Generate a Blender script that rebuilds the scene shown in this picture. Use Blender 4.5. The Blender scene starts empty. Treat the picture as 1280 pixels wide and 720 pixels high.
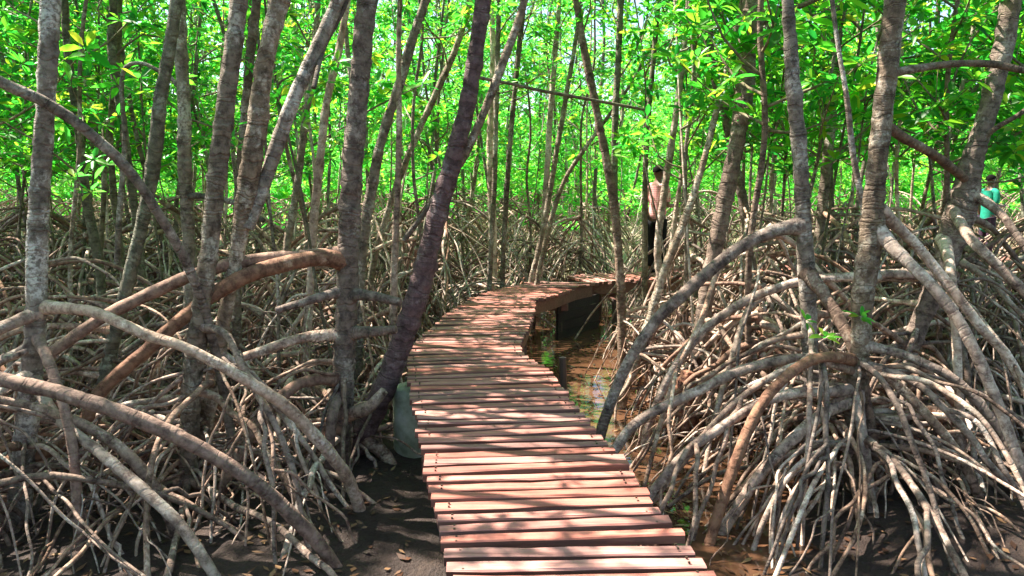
import bpy, math, random
import numpy as np
from mathutils import Vector, Matrix, noise as mnoise

PI = math.pi
scene = bpy.context.scene

# ------------------------------------------------------------------ camera
CAM_Z, DECK_Z = 2.2, 0.70
FPX = 925.0                      # focal length in photo pixels (photo 1280 wide)
PITCH = math.atan(134 / FPX)
cam_data = bpy.data.cameras.new("camera")
cam = bpy.data.objects.new("camera", cam_data)
scene.collection.objects.link(cam)
cam.location = (0, 0, CAM_Z)
cam.rotation_euler = (PI / 2 - PITCH, 0, 0)
cam_data.sensor_width = 36
cam_data.lens = 36 * FPX / 1280
cam_data.clip_start = 0.05
cam_data.clip_end = 2000
scene.camera = cam

# ------------------------------------------------------------------ light
SUN_DIR = Vector((-0.50, 0.22, 0.84)).normalized()     # towards the sun
world = bpy.data.worlds.new("World")
scene.world = world
world.use_nodes = True
wn = world.node_tree.nodes
wl = world.node_tree.links
bg = wn["Background"]
sky = wn.new("ShaderNodeTexSky")
sky.sky_type = 'NISHITA'
sky.sun_disc = False
sky.sun_elevation = math.asin(SUN_DIR.z)
sky.sun_rotation = math.atan2(SUN_DIR.x, SUN_DIR.y)
sky.air_density = 1.0
sky.dust_density = 1.5
wl.new(sky.outputs[0], bg.inputs[0])
bg.inputs[1].default_value = 0.09
sun_d = bpy.data.lights.new("sun", 'SUN')
sun_d.energy = 5.0
sun_d.angle = math.radians(0.55)
sun_d.color = (1.0, 0.93, 0.82)
sun = bpy.data.objects.new("sun", sun_d)
scene.collection.objects.link(sun)
sun.rotation_euler = SUN_DIR.to_track_quat('Z', 'Y').to_euler()
scene.view_settings.view_transform = 'Standard'
scene.view_settings.look = 'None'
scene.view_settings.gamma = 1
scene.view_settings.exposure = 2.1
scene.cycles.max_bounces = 7
scene.cycles.diffuse_bounces = 4
scene.cycles.transmission_bounces = 4
scene.cycles.glossy_bounces = 3
scene.cycles.use_denoising = True
scene.cycles.sample_clamp_indirect = 6
scene.cycles.caustics_reflective = False
scene.cycles.caustics_refractive = False

# ------------------------------------------------------------------ helpers
cp, sp_ = math.cos(PITCH), math.sin(PITCH)


def ray(px, py):
    x = (px - 640) / FPX
    u = (360 - py) / FPX
    return np.array([x, cp + sp_ * u, -sp_ + cp * u])


def at(px, py, d):
    """world point seen at photo pixel px,py at forward distance d (metres along +Y)"""
    r = ray(px, py)
    k = d / r[1]
    return np.array([r[0] * k, d, CAM_Z + r[2] * k])


def on_plane(px, py, z):
    r = ray(px, py)
    k = (z - CAM_Z) / r[2]
    return np.array([r[0] * k, r[1] * k, z])


COL = scene.collection


class MB:
    """collects polygons with numpy, builds one mesh"""

    def __init__(self):
        self.v, self.f, self.uv, self.mi, self.n = [], [], [], [], 0

    def add(self, verts, quads, uvs=None, mat=0):
        verts = np.asarray(verts, dtype=np.float64)
        quads = np.asarray(quads, dtype=np.int64)
        self.v.append(verts)
        self.f.append(quads + self.n)
        self.n += len(verts)
        if uvs is None:
            uvs = np.zeros((quads.shape[0], 4, 2))
        self.uv.append(np.asarray(uvs))
        self.mi.append(np.full(len(quads), mat, dtype=np.int32))

    def tube(self, pts, rad, sides=8, mat=0, cap=True, rough=0.0, rng=None):
        pts = np.asarray(pts, dtype=np.float64)
        n = len(pts)
        rad = np.asarray(rad, dtype=np.float64) * np.ones(n)
        tan = np.gradient(pts, axis=0)
        tan /= np.linalg.norm(tan, axis=1)[:, None] + 1e-9
        ref = np.array([1.0, 0.0, 0.0]) if abs(tan[0][0]) < 0.8 else np.array([0, 1.0, 0])
        a = np.cross(tan[0], ref)
        a /= np.linalg.norm(a)
        A = np.zeros((n, 3))
        for i in range(n):
            a = a - tan[i] * np.dot(a, tan[i])
            a /= np.linalg.norm(a) + 1e-9
            A[i] = a
        B = np.cross(tan, A)
        ang = np.arange(sides) / sides * 2 * PI
        c, s = np.cos(ang), np.sin(ang)
        R = rad[:, None] * np.ones((1, sides))
        if rough > 0 and rng is not None:
            low = rng.normal(size=(n, sides)) * rough
            low = (low + np.roll(low, 1, 0) + np.roll(low, -1, 0) + np.roll(low, 1, 1)) / 2.2
            R = R * (1 + low)
        ring = pts[:, None, :] + R[:, :, None] * (c[None, :, None] * A[:, None, :] + s[None, :, None] * B[:, None, :])
        verts = ring.reshape(-1, 3)
        L = np.concatenate([[0], np.cumsum(np.linalg.norm(np.diff(pts, axis=0), axis=1))])
        i = np.arange(n - 1)[:, None]
        j = np.arange(sides)[None, :]
        j2 = (j + 1) % sides
        q = np.stack([i * sides + j, i * sides + j2, (i + 1) * sides + j2, (i + 1) * sides + j], axis=-1).reshape(-1, 4)
        u0 = np.broadcast_to(j / sides, (n - 1, sides))
        u1 = np.broadcast_to((j + 1) / sides, (n - 1, sides))
        v0 = np.broadcast_to(L[:-1, None], (n - 1, sides))
        v1 = np.broadcast_to(L[1:, None], (n - 1, sides))
        uv = np.stack([np.stack([u0, v0], -1), np.stack([u1, v0], -1), np.stack([u1, v1], -1), np.stack([u0, v1], -1)], axis=2).reshape(-1, 4, 2)
        self.add(verts, q, uv, mat)
        if cap:
            for k, flip in ((0, True), (n - 1, False)):
                base = np.concatenate([ring[k], pts[k:k + 1] + tan[k] * (rad[k] * (0.35 if k else -0.35))])
                jj = np.arange(0, sides, 2)
                qq = np.stack([jj, (jj + 1) % sides, (jj + 2) % sides, np.full(len(jj), sides)], -1)
                if flip:
                    qq = qq[:, ::-1]
                self.add(base, qq, None, mat)

    def box(self, center, size, rot=0.0, mat=0, M=None, jit=0.0, rng=None):
        sx, sy, sz = [s / 2 for s in size]
        p = np.array([[x, y, z] for z in (-sz, sz) for y in (-sy, sy) for x in (-sx, sx)], dtype=float)
        if jit and rng is not None:
            p += rng.uniform(-jit, jit, p.shape)
        if M is not None:
            p = p @ np.asarray(M).T
        elif rot:
            c, s = math.cos(rot), math.sin(rot)
            p = p @ np.array([[c, -s, 0], [s, c, 0], [0, 0, 1]]).T
        p = p + np.asarray(center)
        q = [[0, 2, 3, 1], [4, 5, 7, 6], [0, 1, 5, 4], [2, 6, 7, 3], [0, 4, 6, 2], [1, 3, 7, 5]]
        self.add(p, q, None, mat)

    def mesh(self, name, mats, smooth=True):
        v = np.concatenate(self.v)
        f = np.concatenate(self.f)
        uv = np.concatenate(self.uv)
        mi = np.concatenate(self.mi)
        me = bpy.data.meshes.new(name)
        me.vertices.add(len(v))
        me.vertices.foreach_set("co", v.astype(np.float32).ravel())
        me.loops.add(len(f) * 4)
        me.loops.foreach_set("vertex_index", f.astype(np.int32).ravel())
        me.polygons.add(len(f))
        me.polygons.foreach_set("loop_start", np.arange(0, len(f) * 4, 4, dtype=np.int32))
        me.polygons.foreach_set("material_index", mi)
        ul = me.uv_layers.new(name="UVMap")
        ul.data.foreach_set("uv", uv.astype(np.float32).ravel())
        for m in (mats if isinstance(mats, (list, tuple)) else [mats]):
            me.materials.append(m)
        me.update(calc_edges=True)
        me.validate()
        me.polygons.foreach_set("use_smooth", [smooth] * len(me.polygons))
        return me

    def build(self, name, mats, parent=None, smooth=True, origin=None):
        if origin is not None:
            self.v = [a - np.asarray(origin) for a in self.v]
        return link(name, self.mesh(name, mats, smooth), parent)


def link(name, data, parent=None):
    o = bpy.data.objects.new(name, data)
    COL.objects.link(o)
    if parent is not None:
        o.parent = parent
    return o


def empty(name, loc=(0, 0, 0), rz=0.0):
    o = bpy.data.objects.new(name, None)
    COL.objects.link(o)
    o.location = loc
    o.rotation_euler = (0, 0, rz)
    o.empty_display_size = 0.2
    return o


def tag(o, label=None, cat=None, group=None, kind=None):
    for k, v in (("label", label), ("category", cat), ("group", group), ("kind", kind)):
        if v:
            o[k] = v
    return o


def spline(P, step=0.05):
    """Catmull-Rom through rows of P (any columns), resampled about every step metres (first 3 columns)"""
    P = np.asarray(P, dtype=float)
    if len(P) == 2:
        Q = P
    ext = np.vstack([2 * P[0] - P[1], P, 2 * P[-1] - P[-2]])
    out = []
    for i in range(len(P) - 1):
        p0, p1, p2, p3 = ext[i:i + 4]
        d = np.linalg.norm(p2[:3] - p1[:3])
        n = max(2, int(math.ceil(d / step)))
        t = (np.arange(n) / n)[:, None]
        out.append(0.5 * (2 * p1 + (p2 - p0) * t + (2 * p0 - 5 * p1 + 4 * p2 - p3) * t ** 2 + (3 * p1 - p0 - 3 * p2 + p3) * t ** 3))
    out.append(P[-1:])
    return np.vstack(out)


# ------------------------------------------------------------------ materials
def newmat(name):
    m = bpy.data.materials.new(name)
    m.use_nodes = True
    nt = m.node_tree
    return m, nt, nt.nodes, nt.links, nt.nodes["Principled BSDF"]


def rampnode(N, stops):
    r = N.new("ShaderNodeValToRGB")
    cr = r.color_ramp
    while len(cr.elements) < len(stops):
        cr.elements.new(0.5)
    for e, (p, c) in zip(cr.elements, stops):
        e.position = p
        e.color = (c[0], c[1], c[2], 1) if not isinstance(c, (int, float)) else (c, c, c, 1)
    return r


def mix(N, L, a, b, f, mode='MIX'):
    m = N.new("ShaderNodeMix")
    m.data_type = 'RGBA'
    m.blend_type = mode
    for sock, val in ((m.inputs[0], f), (m.inputs[6], a), (m.inputs[7], b)):
        if hasattr(val, "links"):
            L.new(val, sock)
        elif isinstance(val, (int, float)):
            sock.default_value = val
        else:
            sock.default_value = (val[0], val[1], val[2], 1)
    return m.outputs[2]


def noise_n(N, L, vec, scale, detail=4, rough=0.55, dim='3D'):
    n = N.new("ShaderNodeTexNoise")
    n.noise_dimensions = dim
    n.inputs["Scale"].default_value = scale
    n.inputs["Detail"].default_value = detail
    n.inputs["Roughness"].default_value = rough
    if vec is not None:
        if dim == '1D':
            L.new(vec, n.inputs["W"])
        else:
            L.new(vec, n.inputs["Vector"])
    return n


def bark_mat(name, dark, base, lichen, lichen_amt, ringy=0.5, vary=0.35, bump=0.6, rough=0.85, mud=None):
    m, nt, N, L, P = newmat(name)
    tc = N.new("ShaderNodeTexCoord")
    oi = N.new("ShaderNodeObjectInfo")
    obj = tc.outputs["Object"]
    n1 = noise_n(N, L, obj, 14, 8, 0.75)
    c1 = rampnode(N, [(0.38, dark), (0.58, base)])
    L.new(n1.outputs[0], c1.inputs[0])
    # lichen / pale crust patches
    n2 = noise_n(N, L, obj, 3.2, 8, 0.72)
    r2 = rampnode(N, [(0.60 - 0.22 * lichen_amt, 0.0), (0.66 - 0.18 * lichen_amt, 1.0)])
    L.new(n2.outputs[0], r2.inputs[0])
    n3 = noise_n(N, L, obj, 38, 5, 0.7)
    r3 = rampnode(N, [(0.42, 0.1), (0.55, 1.0)])
    L.new(n3.outputs[0], r3.inputs[0])
    mul = N.new("ShaderNodeMath")
    mul.operation = 'MULTIPLY'
    L.new(r2.outputs[0], mul.inputs[0])
    L.new(r3.outputs[0], mul.inputs[1])
    c2 = mix(N, L, c1.outputs[0], lichen, mul.outputs[0])
    # ring scars from UV v (metres along the stem)
    sep = N.new("ShaderNodeSeparateXYZ")
    L.new(tc.outputs["UV"], sep.inputs[0])
    warp = noise_n(N, L, obj, 7, 2, 0.5)
    ma = N.new("ShaderNodeMath")
    ma.operation = 'MULTIPLY_ADD'
    L.new(warp.outputs[0], ma.inputs[0])
    ma.inputs[1].default_value = 0.13
    L.new(sep.outputs[1], ma.inputs[2])
    rn = noise_n(N, L, ma.outputs[0], 14, 4, 0.75, '1D')
    rr = rampnode(N, [(0.30, 0.0), (0.43, 1.0)])
    L.new(rn.outputs[0], rr.inputs[0])
    ln_ = noise_n(N, L, ma.outputs[0], 9, 1, 0.5, '1D')
    ab = N.new("ShaderNodeMath")
    ab.operation = 'SUBTRACT'
    L.new(ln_.outputs[0], ab.inputs[0])
    ab.inputs[1].default_value = 0.5
    ab2 = N.new("ShaderNodeMath")
    ab2.operation = 'ABSOLUTE'
    L.new(ab.outputs[0], ab2.inputs[0])
    lr = rampnode(N, [(0.008, 0.25), (0.035, 1.0)])
    L.new(ab2.outputs[0], lr.inputs[0])
    mnm = N.new("ShaderNodeMath")
    mnm.operation = 'MULTIPLY'
    L.new(rr.outputs[0], mnm.inputs[0])
    L.new(lr.outputs[0], mnm.inputs[1])
    rf = N.new("ShaderNodeMath")
    rf.operation = 'MULTIPLY_ADD'
    pn = noise_n(N, L, obj, 2.3, 3, 0.6)
    pr = rampnode(N, [(0.40, 0.15), (0.62, 1.0)])
    L.new(pn.outputs[0], pr.inputs[0])
    mxr = mix(N, L, (1, 1, 1), mnm.outputs[0], pr.outputs[0])
    L.new(mxr, rf.inputs[0])
    rf.inputs[1].default_value = 0.75 * ringy
    rf.inputs[2].default_value = 1 - 0.75 * ringy
    c3 = mix(N, L, (0, 0, 0), c2, rf.outputs[0])
    # per object variation
    hsv = N.new("ShaderNodeHueSaturation")
    mr = N.new("ShaderNodeMapRange")
    L.new(oi.outputs["Random"], mr.inputs[0])
    mr.inputs[3].default_value = 1 - vary
    mr.inputs[4].default_value = 1 + vary
    L.new(mr.outputs[0], hsv.inputs["Value"])
    mr2 = N.new("ShaderNodeMapRange")
    mth = N.new("ShaderNodeMath")
    mth.operation = 'FRACT'
    mm = N.new("ShaderNodeMath")
    mm.operation = 'MULTIPLY'
    mm.inputs[1].default_value = 7.31
    L.new(oi.outputs["Random"], mm.inputs[0])
    L.new(mm.outputs[0], mth.inputs[0])
    L.new(mth.outputs[0], mr2.inputs[0])
    mr2.inputs[3].default_value = 0.72
    mr2.inputs[4].default_value = 1.06
    L.new(mr2.outputs[0], hsv.inputs["Saturation"])
    L.new(c3, hsv.inputs["Color"])
    L.new(hsv.outputs[0], P.inputs["Base Color"])
    P.inputs["Roughness"].default_value = rough
    P.inputs["Specular IOR Level"].default_value = 0.35
    # bump
    b = N.new("ShaderNodeBump")
    b.inputs["Strength"].default_value = bump
    b.inputs["Distance"].default_value = 0.024
    add = N.new("ShaderNodeMath")
    add.operation = 'ADD'
    L.new(mnm.outputs[0], add.inputs[0])
    nb = noise_n(N, L, obj, 60, 5, 0.7)
    L.new(nb.outputs[0], add.inputs[1])
    L.new(add.outputs[0], b.inputs["Height"])
    L.new(b.outputs[0], P.inputs["Normal"])
    return m


M = {}
M['trunk'] = bark_mat("bark_grey_brown", (0.065, 0.042, 0.028), (0.25, 0.18, 0.125), (0.48, 0.41, 0.33), 0.45)
M['trunk_pale'] = bark_mat("bark_lichen_pale", (0.10, 0.065, 0.045), (0.29, 0.21, 0.155), (0.70, 0.62, 0.54), 0.62, vary=0.1)
M['trunk_olive'] = bark_mat("bark_olive", (0.06, 0.05, 0.03), (0.19, 0.155, 0.095), (0.33, 0.32, 0.22), 0.3, vary=0.15)
M['trunk_red'] = bark_mat("bark_reddish", (0.07, 0.040, 0.026), (0.25, 0.16, 0.11), (0.43, 0.33, 0.25), 0.35, vary=0.12)
M['trunk_violet'] = bark_mat("bark_violet_brown", (0.06, 0.034, 0.034), (0.165, 0.10, 0.098), (0.25, 0.19, 0.19), 0.3, vary=0.05, ringy=0.6)
M['root'] = bark_mat("root_bark", (0.075, 0.040, 0.028), (0.37, 0.235, 0.165), (0.60, 0.47, 0.36), 0.3, ringy=0.45, vary=0.4, bump=0.4)
M['root_red'] = bark_mat("root_bark_reddish", (0.10, 0.045, 0.028), (0.31, 0.165, 0.105), (0.45, 0.31, 0.22), 0.12, ringy=0.3, vary=0.15, bump=0.35)
M['root_pale'] = bark_mat("root_bark_pale", (0.16, 0.092, 0.065), (0.50, 0.35, 0.26), (0.70, 0.56, 0.45), 0.45, ringy=0.35, vary=0.3, bump=0.35)
M['twig'] = bark_mat("twig_bark", (0.10, 0.075, 0.04), (0.26, 0.21, 0.12), (0.36, 0.33, 0.25), 0.2, ringy=0.3, vary=0.3, bump=0.2)


def leaf_mat(name, cols, tcols, tr=0.55):
    m, nt, N, L, P = newmat(name)
    g = N.new("ShaderNodeNewGeometry")
    r = rampnode(N, cols)
    r.color_ramp.interpolation = 'LINEAR'
    L.new(g.outputs["Random Per Island"], r.inputs[0])
    tc = N.new("ShaderNodeTexCoord")
    oi = N.new("ShaderNodeObjectInfo")
    hs = N.new("ShaderNodeHueSaturation")
    mr = N.new("ShaderNodeMapRange")
    L.new(oi.outputs["Random"], mr.inputs[0])
    mr.inputs[3].default_value = 0.475
    mr.inputs[4].default_value = 0.515
    L.new(mr.outputs[0], hs.inputs["Hue"])
    L.new(r.outputs[0], hs.inputs["Color"])
    P.inputs["Roughness"].default_value = 0.38
    L.new(hs.outputs[0], P.inputs["Base Color"])
    r2 = rampnode(N, tcols)
    L.new(g.outputs["Random Per Island"], r2.inputs[0])
    t = N.new("ShaderNodeBsdfTranslucent")
    L.new(r2.outputs[0], t.inputs[0])
    mx = N.new("ShaderNodeMixShader")
    mx.inputs[0].default_value = tr
    L.new(P.outputs[0], mx.inputs[1])
    L.new(t.outputs[0], mx.inputs[2])
    L.new(mx.outputs[0], N["Material Output"].inputs[0])
    return m


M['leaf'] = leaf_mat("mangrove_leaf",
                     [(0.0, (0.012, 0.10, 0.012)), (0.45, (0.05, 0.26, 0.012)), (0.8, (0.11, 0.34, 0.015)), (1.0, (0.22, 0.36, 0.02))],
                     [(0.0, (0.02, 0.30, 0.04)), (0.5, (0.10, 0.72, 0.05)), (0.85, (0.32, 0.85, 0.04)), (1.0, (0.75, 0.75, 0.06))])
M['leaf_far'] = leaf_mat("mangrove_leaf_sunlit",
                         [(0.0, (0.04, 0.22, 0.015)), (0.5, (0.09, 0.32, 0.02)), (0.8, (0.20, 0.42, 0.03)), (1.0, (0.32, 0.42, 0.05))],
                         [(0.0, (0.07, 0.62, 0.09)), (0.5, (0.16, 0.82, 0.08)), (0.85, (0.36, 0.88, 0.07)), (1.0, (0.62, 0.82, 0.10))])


def wood_mat(name, dark, light, along='x'):
    m, nt, N, L, P = newmat(name)
    tc = N.new("ShaderNodeTexCoord")
    g = N.new("ShaderNodeNewGeometry")
    mp = N.new("ShaderNodeMapping")
    mp.inputs["Scale"].default_value = (1.6, 28, 28) if along == 'x' else (28, 28, 1.6)
    # offset grain for each board
    cmb = N.new("ShaderNodeCombineXYZ")
    mu = N.new("ShaderNodeMath")
    mu.operation = 'MULTIPLY'
    mu.inputs[1].default_value = 37
    L.new(g.outputs["Random Per Island"], mu.inputs[0])
    L.new(mu.outputs[0], cmb.inputs[0])
    L.new(mu.outputs[0], cmb.inputs[2])
    L.new(tc.outputs["Object"], mp.inputs[0])
    va = N.new("ShaderNodeVectorMath")
    L.new(mp.outputs[0], va.inputs[0])
    L.new(cmb.outputs[0], va.inputs[1])
    n = noise_n(N, L, va.outputs[0], 1.6, 7, 0.68)
    r = rampnode(N, [(0.34, dark), (0.66, light)])
    L.new(n.outputs[0], r.inputs[0])
    # big dirt stains and footprints of dried mud
    n2 = noise_n(N, L, tc.outputs["Object"], 3.1, 6, 0.7)
    r2 = rampnode(N, [(0.46, 0.0), (0.72, 0.75)])
    L.new(n2.outputs[0], r2.inputs[0])
    c = mix(N, L, r.outputs[0], (dark[0] * 0.75, dark[1] * 0.8, dark[2] * 0.85), r2.outputs[0])
    hs = N.new("ShaderNodeHueSaturation")
    mr = N.new("ShaderNodeMapRange")
    L.new(g.outputs["Random Per Island"], mr.inputs[0])
    mr.inputs[3].default_value = 0.62
    mr.inputs[4].default_value = 1.28
    L.new(mr.outputs[0], hs.inputs["Value"])
    fr = N.new("ShaderNodeMath")
    fr.operation = 'FRACT'
    L.new(mu.outputs[0], fr.inputs[0])
    ms = N.new("ShaderNodeMapRange")
    L.new(fr.outputs[0], ms.inputs[0])
    ms.inputs[3].default_value = 0.85
    ms.inputs[4].default_value = 1.1
    L.new(ms.outputs[0], hs.inputs["Saturation"])
    L.new(c, hs.inputs["Color"])
    L.new(hs.outputs[0], P.inputs["Base Color"])
    P.inputs["Roughness"].default_value = 0.72
    b = N.new("ShaderNodeBump")
    b.inputs["Strength"].default_value = 0.45
    b.inputs["Distance"].default_value = 0.006
    L.new(n.outputs[0], b.inputs["Height"])
    L.new(b.outputs[0], P.inputs["Normal"])
    return m


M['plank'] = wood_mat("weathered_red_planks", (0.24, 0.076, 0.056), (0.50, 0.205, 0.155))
M['nail'] = bpy.data.materials.new("rusty_nail")
M['nail'].use_nodes = True
M['nail'].node_tree.nodes["Principled BSDF"].inputs["Base Color"].default_value = (0.05, 0.025, 0.015, 1)
M['plank_side'] = wood_mat("shade_toned_plank_edges", (0.12, 0.045, 0.03), (0.26, 0.11, 0.075))  # plank sides coloured darker, their shade is put into the wood tone
M['beam'] = wood_mat("dark_beam_wood", (0.12, 0.055, 0.04), (0.25, 0.125, 0.09))
M['post'] = wood_mat("wet_post_wood", (0.045, 0.03, 0.025), (0.12, 0.08, 0.065), 'z')


def simple_mat(name, col, rough=0.8, col2=None, scale=20, bump=0.3, metal=0, dist=0.01):
    m, nt, N, L, P = newmat(name)
    tc = N.new("ShaderNodeTexCoord")
    n = noise_n(N, L, tc.outputs["Object"], scale, 6, 0.65)
    c2 = col2 or tuple(c * 0.6 for c in col)
    r = rampnode(N, [(0.35, c2), (0.65, col)])
    L.new(n.outputs[0], r.inputs[0])
    L.new(r.outputs[0], P.inputs["Base Color"])
    P.inputs["Roughness"].default_value = rough
    b = N.new("ShaderNodeBump")
    b.inputs["Strength"].default_value = bump
    b.inputs["Distance"].default_value = dist
    L.new(n.outputs[0], b.inputs["Height"])
    L.new(b.outputs[0], P.inputs["Normal"])
    return m


M['concrete'] = simple_mat("algae_stained_concrete", (0.46, 0.46, 0.37), 0.8, (0.17, 0.18, 0.11), 5)
M['rot'] = simple_mat("rotten_orange_wood", (0.50, 0.23, 0.14), 0.9, (0.10, 0.035, 0.025), 16, 1.0, dist=0.05)
M['litter'] = leaf_mat("fallen_leaf", [(0.0, (0.03, 0.016, 0.01)), (0.6, (0.11, 0.055, 0.028)), (1.0, (0.30, 0.19, 0.09))],
                       [(0.0, (0.1, 0.05, 0.02)), (1.0, (0.3, 0.2, 0.08))], 0.15)


def mud_mat():
    m, nt, N, L, P = newmat("mangrove_mud")
    tc = N.new("ShaderNodeTexCoord")
    obj = tc.outputs["Object"]
    n = noise_n(N, L, obj, 1.7, 8, 0.7)
    r = rampnode(N, [(0.34, (0.022, 0.013, 0.009)), (0.55, (0.075, 0.042, 0.026)), (0.75, (0.17, 0.10, 0.06))])
    L.new(n.outputs[0], r.inputs[0])
    n2 = noise_n(N, L, obj, 30, 5, 0.7)
    c = mix(N, L, r.outputs[0], (0.03, 0.02, 0.02), n2.outputs[0])
    # dry pale sand bank beyond the thicket
    sep = N.new("ShaderNodeSeparateXYZ")
    L.new(obj, sep.inputs[0])
    nn = noise_n(N, L, obj, 0.22, 4, 0.6)
    ad = N.new("ShaderNodeMath")
    ad.operation = 'MULTIPLY_ADD'
    L.new(nn.outputs[0], ad.inputs[0])
    ad.inputs[1].default_value = 9.0
    L.new(sep.outputs[1], ad.inputs[2])
    mr = N.new("ShaderNodeMapRange")
    L.new(ad.outputs[0], mr.inputs[0])
    mr.inputs[1].default_value = 17.0
    mr.inputs[2].default_value = 20.0
    n4 = noise_n(N, L, obj, 4, 6, 0.7)
    r4 = rampnode(N, [(0.3, (0.16, 0.13, 0.06)), (0.7, (0.42, 0.35, 0.22))])
    L.new(n4.outputs[0], r4.inputs[0])
    c2 = mix(N, L, c, r4.outputs[0], mr.outputs[0])
    L.new(c2, P.inputs["Base Color"])
    rr = N.new("ShaderNodeMapRange")
    L.new(n.outputs[0], rr.inputs[0])
    rr.inputs[1].default_value = 0.35
    rr.inputs[2].default_value = 0.65
    rr.inputs[3].default_value = 0.28
    rr.inputs[4].default_value = 0.85
    L.new(rr.outputs[0], P.inputs["Roughness"])
    b = N.new("ShaderNodeBump")
    b.inputs["Strength"].default_value = 1.0
    b.inputs["Distance"].default_value = 0.07
    L.new(n2.outputs[0], b.inputs["Height"])
    L.new(b.outputs[0], P.inputs["Normal"])
    return m


M['mud'] = mud_mat()


def water_mat():
    m, nt, N, L, P = newmat("murky_creek_water")
    tc = N.new("ShaderNodeTexCoord")
    n = noise_n(N, L, tc.outputs["Object"], 0.8, 4, 0.6)
    r = rampnode(N, [(0.35, (0.05, 0.024, 0.012)), (0.65, (0.13, 0.062, 0.034))])
    L.new(n.outputs[0], r.inputs[0])
    L.new(r.outputs[0], P.inputs["Base Color"])
    P.inputs["Roughness"].default_value = 0.03
    P.inputs["IOR"].default_value = 1.33
    P.inputs["Specular IOR Level"].default_value = 0.9
    b = N.new("ShaderNodeBump")
    b.inputs["Strength"].default_value = 0.12
    b.inputs["Distance"].default_value = 0.02
    n2 = noise_n(N, L, tc.outputs["Object"], 6, 3, 0.5)
    L.new(n2.outputs[0], b.inputs["Height"])
    L.new(b.outputs[0], P.inputs["Normal"])
    return m


M['water'] = water_mat()

# ------------------------------------------------------------------ boardwalk plan (edge points on the deck plane)
pairs = [((572, 760), (925, 748)), ((566, 722), (884, 712)), ((545, 626), (808, 618)), ((534, 580), (776, 573)), ((522, 520), (724, 514)),
         ((512, 465), (681, 460)), ((511, 443), (650, 439)), ((524, 423), (653, 421)), ((545, 405), (662, 402)),
         ((566, 387), (667, 386)), ((590, 373), (670, 375)), ((613, 364), (697, 367)), ((640, 357), (722, 358)),
         ((672, 350.5), (752, 352))]
Lp = np.array([on_plane(*a, DECK_Z) for a, b in pairs])
Rp = np.array([on_plane(*b, DECK_Z) for a, b in pairs])
NEAR_C = (Lp + Rp) / 2
FAR_A = on_plane(712, 350.5, DECK_Z)
corner = (Lp[-1] + Rp[-1]) / 2
far_pts = [corner + np.array([0.15, 0.35, 0]), np.array([corner[0] + 1.3, corner[1] + 0.75, DECK_Z]), np.array([corner[0] + 3.2, corner[1] + 1.3, DECK_Z]),
           np.array([corner[0] + 5.4, corner[1] + 2.3, DECK_Z]), np.array([corner[0] + 8.0, corner[1] + 3.1, DECK_Z]),
           np.array([corner[0] + 11.5, corner[1] + 3.6, DECK_Z]), np.array([corner[0] + 15, corner[1] + 3.3, DECK_Z])]
FAR_C = spline(far_pts, 0.1)
DECK_ALL = np.vstack([spline(NEAR_C, 0.15)[:, :2], FAR_C[:, :2]])


def deck_dist(x, y):
    return np.sqrt(((DECK_ALL - np.array([x, y])) ** 2).sum(1)).min()


# ------------------------------------------------------------------ ground and water
rng = np.random.default_rng(11)


def gh(x, y):
    """height of the mud"""
    h = 0.05 + 0.10 * mnoise.noise((x * 0.55, y * 0.55, 0)) + 0.05 * mnoise.noise((x * 2.1, y * 2.1, 3)) + 0.03 * mnoise.noise((x * 6, y * 6, 5))
    if abs(x) < 12 and -2 < y < 20:
        d = deck_dist(x, y)
        left = x < np.interp(y, NEAR_C[:, 1], NEAR_C[:, 0])
        k = min(1.0, d / 0.5) if left else 0.0
        h -= (0.22 - 0.20 * k) * math.exp(-(d / 0.9) ** 2)
        h -= 0.26 * math.exp(-math.hypot((x - 1.0) / 1.15, (y - 8.2) / 2.6) ** 2)
        h -= 0.24 * math.exp(-math.hypot((x - 1.35) / 0.75, (y - 5.8) / 1.7) ** 2)
        h += 0.10 * math.exp(-(((x + 2.6) / 2.0) ** 2 + ((y - 5.5) / 3) ** 2))
        h += 0.08 * math.exp(-(((x - 3.4) / 1.2) ** 2 + ((y - 4.8) / 2) ** 2))
    if y > 17:
        h += min(1.0, (y - 17) / 12) * 0.35
    return h


def build_ground():
    n = 300
    u = np.linspace(-1, 1, n)
    w = 14 * u + 300 * np.sign(u) * np.abs(u) ** 7
    X, Y = np.meshgrid(w, w + 9, indexing='ij')
    Z = np.zeros_like(X)
    for i in range(n):
        for j in range(n):
            x, y = X[i, j], Y[i, j]
            h = gh(x, y)
            Z[i, j] = h
    V = np.stack([X, Y, Z], -1).reshape(-1, 3)
    i, j = np.meshgrid(np.arange(n - 1), np.arange(n - 1), indexing='ij')
    q = np.stack([i * n + j, (i + 1) * n + j, (i + 1) * n + j + 1, i * n + j + 1], -1).reshape(-1, 4)
    b = MB()
    b.add(V, q)
    o = b.build("mud_ground", M['mud'])
    tag(o, "dark wet mud flat under the stilt roots", "ground", kind="structure")
    b = MB()
    b.add([[-60, -30, 0], [60, -30, 0], [60, 60, 0], [-60, 60, 0]], [[0, 1, 2, 3]])
    o = b.build("creek_water", M['water'])
    tag(o, "murky brown water lying between the roots and under the walk", "water", kind="structure")


build_ground()


def ground_z(x, y):
    return 0.0


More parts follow.
